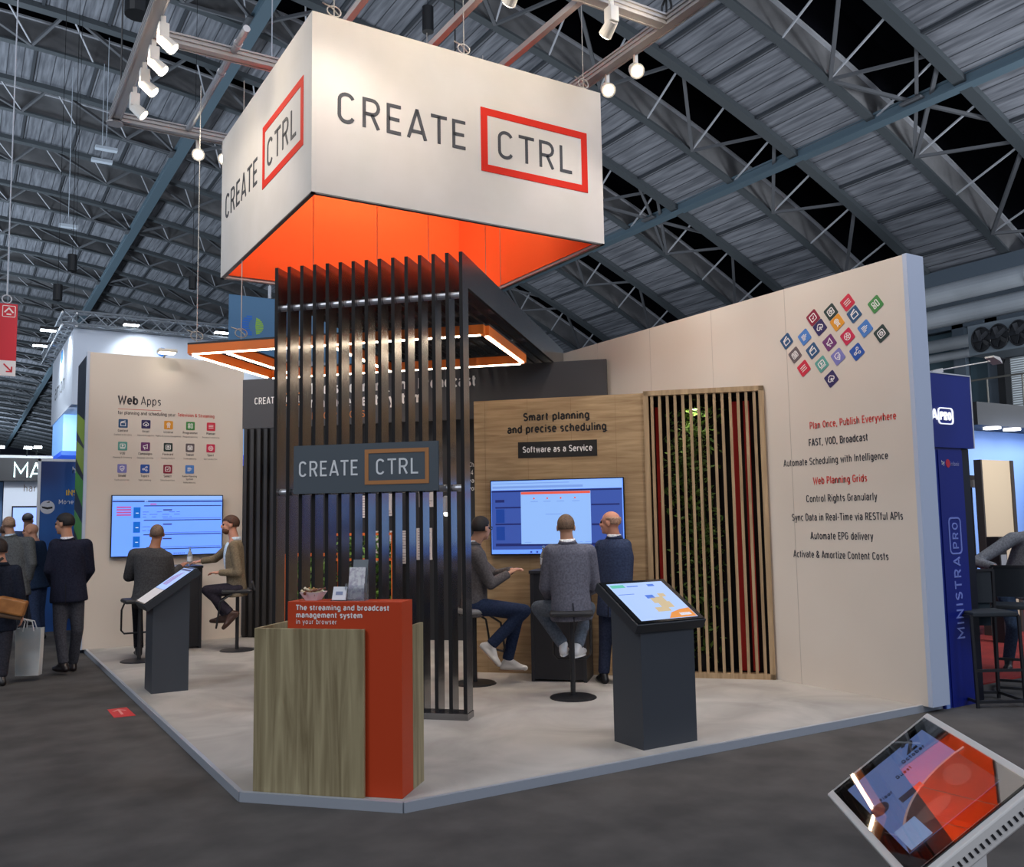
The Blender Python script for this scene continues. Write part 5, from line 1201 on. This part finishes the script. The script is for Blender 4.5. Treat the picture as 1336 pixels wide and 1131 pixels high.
    for tt, wd, dp, fo_ in prof:
        k = max(0, min(1, tt*1.2)); ax = (hv*(1-k)+rv*k); ax = (ax-up*ax.dot(up)).normalized(); ay = up.cross(ax)
        c = hip+up*L*tt+fv*fo_
        secs.append([c+ax*wd*B*cos(2*pi*i/20)+ay*dp*B*sin(2*pi*i/20) for i in range(20)])
    g.rings(secs)
    for s_ in 'LR':
        sh, el, wr = J['sh'+s_], J['el'+s_], J['wr'+s_]
        g.caps(neck-up*.075, sh, .058*B, .070*B, 12); g.caps(sh, el, .070*B, .056*B, 14); cu = el+(wr-el)*.97
        g.ball(el, .057*B, 12); g.cyl(el, cu, .055*B, .042, 14)
    gn = {'jacket': 'jacket', 'cardigan': 'cardigan', 'shirt': 'shirt', 'sweater': 'sweater'}[kind]
    remesh(obj(gn, g, fm_, t, smooth=True), .012, 4)
    if kind == 'jacket':                                    # collar roll and back vent seam
        cl_ = MB(); R0 = .076
        cl_.rings([[neck+up*(.0 if z == 0 else .035)-up*.02-fv*.008+rv*(r_*cos(2*pi*i/18))+fv*(r_*.92*sin(2*pi*i/18)) for i in range(18)] for z, r_ in ((0, .088), (1, .070), (1, .062), (0, .062))])
        obj('lapel_collar', cl_, fm_, t, smooth=True)
        vt = MB().bar(hip+up*L*(lo+.005)-fv*.142*B+up*0, hip+up*L*.12-fv*.134*B, .006, .006); obj('back_vent', vt, mat('seam dark', tuple(int(v*.55) for v in tc), .9), t)
    if collar:
        c2 = MB().rings([[neck+up*z-fv*.012+rv*(r_*cos(2*pi*i/18))+fv*(r_*.95*sin(2*pi*i/18)) for i in range(18)] for z, r_ in ((-.02, .074), (.020, .068), (.024, .062), (-.02, .062))])
        obj('shirt_collar', c2, fabric('collar %d' % collar[0], collar), t, smooth=True)
    if shirt:
        s2 = MB().ell(hip+up*L*.62+fv*.075, rv*.075, fv*.07, up*L*.33, 12, 10); obj('shirt_front', s2, fabric('shirt %d' % shirt[0], shirt), t, smooth=True)
    # trousers, shoes
    g = MB(); ph = (J['hipL']+J['hipR'])/2
    g.ell(ph+Vector((0, 0, .02)), hv*.175*B, Vector((-hv.y, hv.x, 0))*.125*B, (0, 0, .13), 16, 10)
    for s_ in 'LR':
        h, k, a = J['hip'+s_], J['kn'+s_], J['an'+s_]
        g.caps(h, k, .092*B, .066, 14); g.caps(k, a+(k-a)*.10, .066, .050, 14); g.cyl(k, a+(k-a)*.02, .062, .056, 14)
    remesh(obj('trousers', g, fabric('trousers %d %d %d' % legs, legs), t, smooth=True), .012, 4)
    for s_ in 'LR':
        a, to = J['an'+s_], J['to'+s_]; d = (to-a); dirn = d.normalized(); dn = (a-J['kn'+s_]).normalized()
        if pose == 'stand' or a.z-base.z < .16: dn = Vector((0, 0, -1))
        dh = (dirn-dn*dirn.dot(dn)).normalized()
        heel = a+dn*.055-dh*.045; ball_ = heel+dh*.17+dn*.004; tip = heel+dh*.225+dn*.008
        g = MB(); g.caps(a, heel, .043, .036, 12); g.caps(heel, ball_, .036, .036, 12); g.caps(a+dh*.015, ball_, .038, .032, 12); g.caps(ball_, tip, .036, .026, 12)
        side = dh.cross(dn).normalized(); g.ell(ball_, side*.046, dh*.06, dn*.028, 12, 8)
        so = remesh(obj('shoe', g, mat('shoe %d %d %d' % shoes, shoes, .4), t, smooth=True), .009, 3)
        if sole: obj('sole', MB().rings([[heel+dh*(.09+x)+side*y+dn*z for x, y in [(.135*cos(q), (.036+.010*cos(q))*sin(q)) for q in [2*pi*i/16 for i in range(16)]]] for z in (.026, .040)]), mat('sole %d' % sole[0], sole, .6), so)
    for e_ in extras:
        if e_ == 'beard': obj('beard', MB().ell(hd-hu*.066+f*.036, hr*.057, f*.058, hu*.052, 14, 10), noisy('beard', (92, 58, 40), (120, 80, 56), nscale=90, rough=.8), t, smooth=True)
        if e_ == 'glasses':
            gm = MB()
            for s_ in (-1, 1):
                gm.tube([hd+hr*(.036*s_+.024*cos(q))+hu*(.004+.018*sin(q))+f*.098 for q in [2*pi*i/12 for i in range(12)]], .0028, 5, True)
                gm.tube([hd+hr*.06*s_+hu*.008+f*.096, hd+hr*.079*s_+hu*.006-f*.0], .0028, 5)
            obj('glasses', gm, blk, t)
        if e_ == 'belt': obj('belt', MB().rings([[ph+Vector((0, 0, z))+hv*.18*B*cos(2*pi*i/20)+Vector((-hv.y, hv.x, 0))*.13*B*sin(2*pi*i/20) for i in range(20)] for z in (.10, .135)]), blk, t)
    return t
J_suit={'head': (1.025, 11.277, 1.641), 'neck': (1.058, 11.257, 1.479), 'shL': (0.949, 11.3, 1.414), 'shR': (1.241, 11.204, 1.407), 'elL': (0.889, 11.302, 1.138), 'elR': (1.293, 11.254, 1.123), 'wrL': (0.975, 11.542, 0.919), 'wrR': (1.223, 11.508, 0.926), 'hipL': (1.015, 11.284, 0.931), 'hipR': (1.156, 11.233, 0.927), 'knL': (1.01, 11.263, 0.483), 'knR': (1.189, 11.294, 0.483), 'anL': (1.056, 11.235, 0.118), 'anR': (1.172, 11.481, 0.085), 'toL': (0.975, 11.402, 0.035), 'toR': (1.155, 11.69, 0.035)}
J_m1={'head': (2.015, 11.33, 1.509), 'neck': (1.991, 11.321, 1.366), 'shL': (1.797, 11.463, 1.272), 'shR': (2.128, 11.354, 1.227), 'elL': (1.749, 11.551, 1.021), 'elR': (2.184, 11.402, 1.007), 'wrL': (1.923, 11.737, 1.005), 'wrR': (2.335, 11.556, 1.113), 'hipL': (1.883, 11.411, 0.79), 'hipR': (2.051, 11.402, 0.781), 'knL': (1.908, 11.922, 0.656), 'knR': (2.24, 11.755, 0.684), 'anL': (1.891, 11.64, 0.167), 'anR': (2.172, 11.585, 0.248), 'toL': (1.9, 11.846, 0.085), 'toR': (2.187, 11.752, 0.166)}
J_m2={'head': (2.932, 11.629, 1.602), 'neck': (2.983, 11.598, 1.429), 'shL': (2.932, 11.43, 1.347), 'shR': (3.011, 11.815, 1.358), 'elL': (2.976, 11.368, 1.019), 'elR': (2.854, 12.029, 1.174), 'wrL': (2.787, 11.542, 1.021), 'wrR': (2.69, 12.105, 1.148), 'hipL': (2.993, 11.498, 0.816), 'hipR': (3.041, 11.68, 0.813), 'knL': (2.677, 11.691, 0.803), 'knR': (2.784, 11.907, 0.757), 'anL': (2.935, 11.546, 0.516), 'anR': (2.934, 11.768, 0.471), 'toL': (2.807, 11.588, 0.4), 'toR': (2.807, 11.823, 0.39)}
J_m3={'head': (4.362, 7.738, 1.524), 'neck': (4.297, 7.778, 1.392), 'shL': (4.354, 7.978, 1.282), 'shR': (4.224, 7.588, 1.281), 'elL': (4.615, 7.935, 1.061), 'elR': (4.357, 7.566, 1.002), 'wrL': (4.663, 7.672, 1.115), 'wrR': (4.559, 7.559, 1.094), 'hipL': (4.345, 7.866, 0.787), 'hipR': (4.252, 7.712, 0.789), 'knL': (4.682, 7.601, 0.704), 'knR': (4.643, 7.426, 0.742), 'anL': (4.587, 7.659, 0.254), 'anR': (4.365, 7.596, 0.425), 'toL': (4.658, 7.581, 0.17), 'toR': (4.473, 7.495, 0.355)}
J_m4={'head': (4.626, 6.675, 1.532), 'neck': (4.621, 6.654, 1.41), 'shL': (4.509, 6.746, 1.318), 'shR': (4.805, 6.589, 1.311), 'elL': (4.49, 6.828, 1.005), 'elR': (4.892, 6.629, 0.995), 'wrL': (4.674, 6.973, 0.822), 'wrR': (4.986, 6.853, 0.936), 'hipL': (4.598, 6.715, 0.818), 'hipR': (4.731, 6.634, 0.816), 'knL': (4.554, 7.047, 0.804), 'knR': (5.031, 6.92, 0.783), 'anL': (4.677, 6.831, 0.486), 'anR': (4.794, 6.783, 0.468), 'toL': (4.778, 6.957, 0.389), 'toR': (4.939, 6.882, 0.377)}
J_m5={'head': (5.363, 6.994, 1.563), 'neck': (5.398, 6.973, 1.431), 'shL': (5.349, 7.119, 1.335), 'shR': (5.446, 6.884, 1.343), 'elL': (5.391, 7.211, 1.057), 'elR': (5.451, 6.916, 1.052), 'wrL': (5.399, 7.323, 1.067), 'wrR': (5.447, 7.177, 0.982), 'hipL': (5.358, 7.055, 0.832), 'hipR': (5.44, 6.923, 0.836), 'knL': (5.349, 7.096, 0.446), 'knR': (5.424, 6.933, 0.435), 'anL': (5.31, 7.085, 0.135), 'anR': (5.409, 6.942, 0.135), 'toL': (5.368, 7.225, 0.085), 'toR': (5.476, 7.101, 0.085)}
J_grey={'head': (0.606, 14.166, 1.652), 'neck': (0.633, 14.149, 1.506), 'shL': (0.502, 14.23, 1.436), 'shR': (0.851, 14.051, 1.419), 'elL': (0.478, 14.303, 1.136), 'elR': (0.893, 13.99, 1.129), 'wrL': (0.554, 14.432, 0.899), 'wrR': (0.867, 14.065, 0.901), 'hipL': (0.617, 14.159, 0.857), 'hipR': (0.777, 14.061, 0.854), 'knL': (0.633, 14.173, 0.385), 'knR': (0.8, 14.047, 0.384), 'anL': (0.635, 14.148, 0.085), 'anR': (0.82, 14.035, 0.085), 'toL': (0.63, 14.386, 0.035), 'toR': (0.835, 14.26, 0.035)}
J_navy={'head': (0.929, 15.086, 1.561), 'neck': (0.98, 15.055, 1.426), 'shL': (0.945, 14.935, 1.351), 'shR': (1.071, 15.175, 1.355), 'elL': (0.97, 14.886, 1.099), 'elR': (1.141, 15.191, 1.082), 'wrL': (0.921, 14.974, 0.922), 'wrR': (1.063, 15.297, 0.89), 'hipL': (0.995, 14.987, 0.797), 'hipR': (1.081, 15.087, 0.787), 'knL': (1.016, 14.975, 0.412), 'knR': (1.083, 15.086, 0.411), 'anL': (1.052, 14.929, 0.085), 'anR': (1.111, 15.069, 0.085), 'toL': (0.957, 14.952, 0.035), 'toR': (1.019, 15.148, 0.035)}
J_lady={'head': (0.383, 10.972, 1.378), 'neck': (0.408, 10.956, 1.243), 'shL': (0.293, 10.991, 1.167), 'shR': (0.542, 10.91, 1.167), 'elL': (0.275, 11.014, 0.906), 'elR': (0.598, 10.899, 0.919), 'wrL': (0.32, 11.186, 0.717), 'wrR': (0.614, 10.947, 0.716), 'hipL': (0.351, 10.991, 0.691), 'hipR': (0.474, 10.939, 0.687), 'knL': (0.368, 10.981, 0.377), 'knR': (0.468, 10.896, 0.37), 'anL': (0.371, 10.979, 0.085), 'anR': (0.449, 10.872, 0.088), 'toL': (0.349, 11.109, 0.035), 'toR': (0.415, 11.011, 0.035)}
person('man walking away in navy suit jacket and grey trousers at the left', J_suit, (-.75, .62, -.05), (190, 140, 112), 'full', (22, 18, 18), ('jacket', (28, 30, 44)), (62, 62, 68), (30, 20, 20), (206, 206, 212), 'stand', 1.05)
person('stout man in dark grey shirt seated with his back to us at left table', J_m1, (.25, .95, .1), (176, 124, 98), 'buzz', (96, 78, 66), ('shirt', (62, 62, 64)), (24, 24, 28), (22, 22, 24), None, 'sit', 1.14)
person('man in brown cardigan sitting sideways on stool, one hand on left table', J_m2, (-.97, .25, .02), (208, 150, 126), 'full', (66, 44, 34), ('cardigan', (112, 100, 82)), (48, 44, 52), (74, 50, 40), (190, 206, 232), 'sit', .92, ('beard',), shirt=(180, 200, 230))
person('dark-haired man in grey blazer and jeans sitting left of the right bar table', J_m3, (.93, .36, .03), (196, 146, 118), 'full', (24, 20, 20), ('jacket', (84, 80, 80)), (34, 44, 66), (206, 202, 196), (214, 214, 218), 'sit', 1., ('glasses',), sole=(150, 120, 90))
person('man in grey blazer seen from behind on the middle stool, white shoes', J_m4, (.6, .8, .03), (188, 140, 112), 'buzz', (94, 74, 58), ('jacket', (92, 92, 102)), (86, 94, 104), (216, 214, 212), (220, 220, 222), 'sit', 1.02, sole=(226, 224, 220))
person('bald man in navy jacket standing before the oak wall screen', J_m5, (-.45, .88, .02), (206, 146, 120), 'fringe', (150, 118, 98), ('jacket', (50, 60, 84)), (40, 46, 66), (20, 20, 22), (226, 226, 230), 'stand', 1.0)
person('man in grey jacket with cropped hair, back turned, at far left aisle', J_grey, (-.1, 1, 0), (190, 146, 124), 'buzz', (140, 112, 94), ('jacket', (84, 86, 88)), (40, 42, 48), (30, 28, 28), (190, 190, 192), 'stand', 1.08)
person('bald man in dark blue sweater and jeans beside the grey-jacketed man', J_navy, (-.9, .4, 0), (196, 144, 118), None, (20, 20, 20), ('sweater', (30, 44, 66)), (46, 58, 84), (24, 24, 28), None, 'stand', 1.05)
person('dark-clad person with tan shoulder bag and tote, cut by left edge', J_lady, (-.2, .97, 0), (200, 150, 126), 'full', (40, 30, 26), ('jacket', (30, 34, 46)), (44, 44, 50), (32, 28, 28), None, 'stand', .9)
def shift(J, d, k=1.):
    return {n: (v[0]+d[0], v[1]+d[1], v[2]*k) for n, v in J.items()}
def standing(x, y, yaw, h=1.75):
    k = h/1.75; ca, sa = cos(yaw), sin(yaw)
    raw = {'head': (0, .02, 1.64), 'neck': (0, 0, 1.48), 'shL': (-.18, 0, 1.41), 'shR': (.18, 0, 1.41), 'elL': (-.23, -.03, 1.12), 'elR': (.23, -.03, 1.12), 'wrL': (-.21, .12, .9), 'wrR': (.21, .12, .9),
           'hipL': (-.09, 0, .92), 'hipR': (.09, 0, .92), 'knL': (-.1, .02, .49), 'knR': (.1, .02, .49), 'anL': (-.1, 0, .085), 'anR': (.1, 0, .085), 'toL': (-.12, .17, .035), 'toR': (.12, .17, .035)}
    return {n: (x+(a*ca-b*sa)*k, y+(a*sa+b*ca)*k, c*k) for n, (a, b, c) in raw.items()}
person('dark-haired man in navy top, only head showing beyond the bald man', standing(1.02, 17.4, -.5, 1.86), (.5, .8, 0), (150, 108, 88), 'short', (28, 22, 22), ('sweater', (36, 44, 62)), (40, 42, 50), (30, 30, 32), None, 'stand')
person('person far off with brown hair, half hidden left of the dark-haired man', standing(.72, 17.9, .1, 1.66), (.2, .95, 0), (196, 150, 126), 'full', (60, 40, 30), ('sweater', (60, 40, 44)), (40, 42, 50), (30, 30, 32), None, 'stand')
J_right = {'head': (9.62, 5.02, 1.56), 'neck': (9.6, 5.08, 1.42), 'shL': (9.42, 5.28, 1.33), 'shR': (9.66, 4.92, 1.33), 'elL': (9.12, 5.5, 1.1), 'elR': (9.5, 4.8, 1.05), 'wrL': (9.05, 5.26, 1.06), 'wrR': (9.25, 4.86, 1.02),
           'hipL': (9.52, 5.46, .82), 'hipR': (9.66, 5.3, .82), 'knL': (9.36, 5.3, .46), 'knR': (9.48, 5.02, .47), 'anL': (9.44, 5.42, .10), 'anR': (9.56, 5.1, .10), 'toL': (9.28, 5.34, .05), 'toR': (9.4, 5.02, .05)}
person('person in grey shirt and jeans leaning in from the right edge', shift(J_right, (-.22, .02)), (-.9, -.4, -.1), (200, 152, 130), 'short', (70, 56, 48), ('shirt', (112, 116, 122)), (48, 62, 82), (28, 28, 30), None, 'stand')

# ================================================================ bags
t = thing('shoulder_bag', 'tan leather messenger bag with flap hanging at the left edge', 'bag', (.5, 10.78, .88))
tan = noisy('tan leather', (150, 96, 46), (176, 116, 60), nscale=12, rough=.5)
bm2 = obj('bag_body', MB().obox((.50, 10.70, .79), (.93, -.30, -.2), (.3, .95, 0), (.19, -.06, .97), .13, .045, .10), mat('bag brown', (104, 78, 56), .6), t, bevel=.02)
obj('flap', MB().obox((.51, 10.68, .815), (.93, -.30, -.25), (.3, .95, 0), (.24, -.06, .97), .135, .056, .08), tan, t, bevel=.02)
obj('strap', MB().tube([(.36, 10.74, .93), (.33, 10.80, 1.1), (.36, 10.82, 1.25), (.42, 10.86, 1.30)], .016, 6), mat('bag strap', (54, 50, 48), .7), t)
t = thing('tote_bag', 'pale paper carrier bag with two handles held at the left', 'bag', (.70, 11.0, .03))
tm_ = noisy('tote paper', (188, 198, 202), (222, 214, 206), nscale=3, rough=.6)
c = Vector((.705, 11.03, 0)); ax_ = Vector((.9, -.4, 0)).normalized(); ay_ = Vector((.4, .9, 0)).normalized()
obj('bag_body', MB().rings([[c+ax_*a*s_+ay_*b*.05+Vector((0, 0, z)) for a, b in ((-1, -1), (1, -1), (1, 1), (-1, 1))] for s_, z in ((.115, .06), (.122, .3), (.128, .55), (.122, .55), (.112, .065))]), tm_, t)
for s_ in (-1, 1): obj('handle', MB().tube([c-ax_*.055+ay_*.05*s_+Vector((0, 0, .52)), c-ax_*.04+ay_*.03*s_+Vector((0, 0, .62)), Vector((.622, 10.97+.012*s_, .66)), c+ax_*.03+ay_*.03*s_+Vector((0, 0, .62)), c+ax_*.055+ay_*.05*s_+Vector((0, 0, .52))], .006, 6), mat('cord white', (210, 212, 214), .7), t)
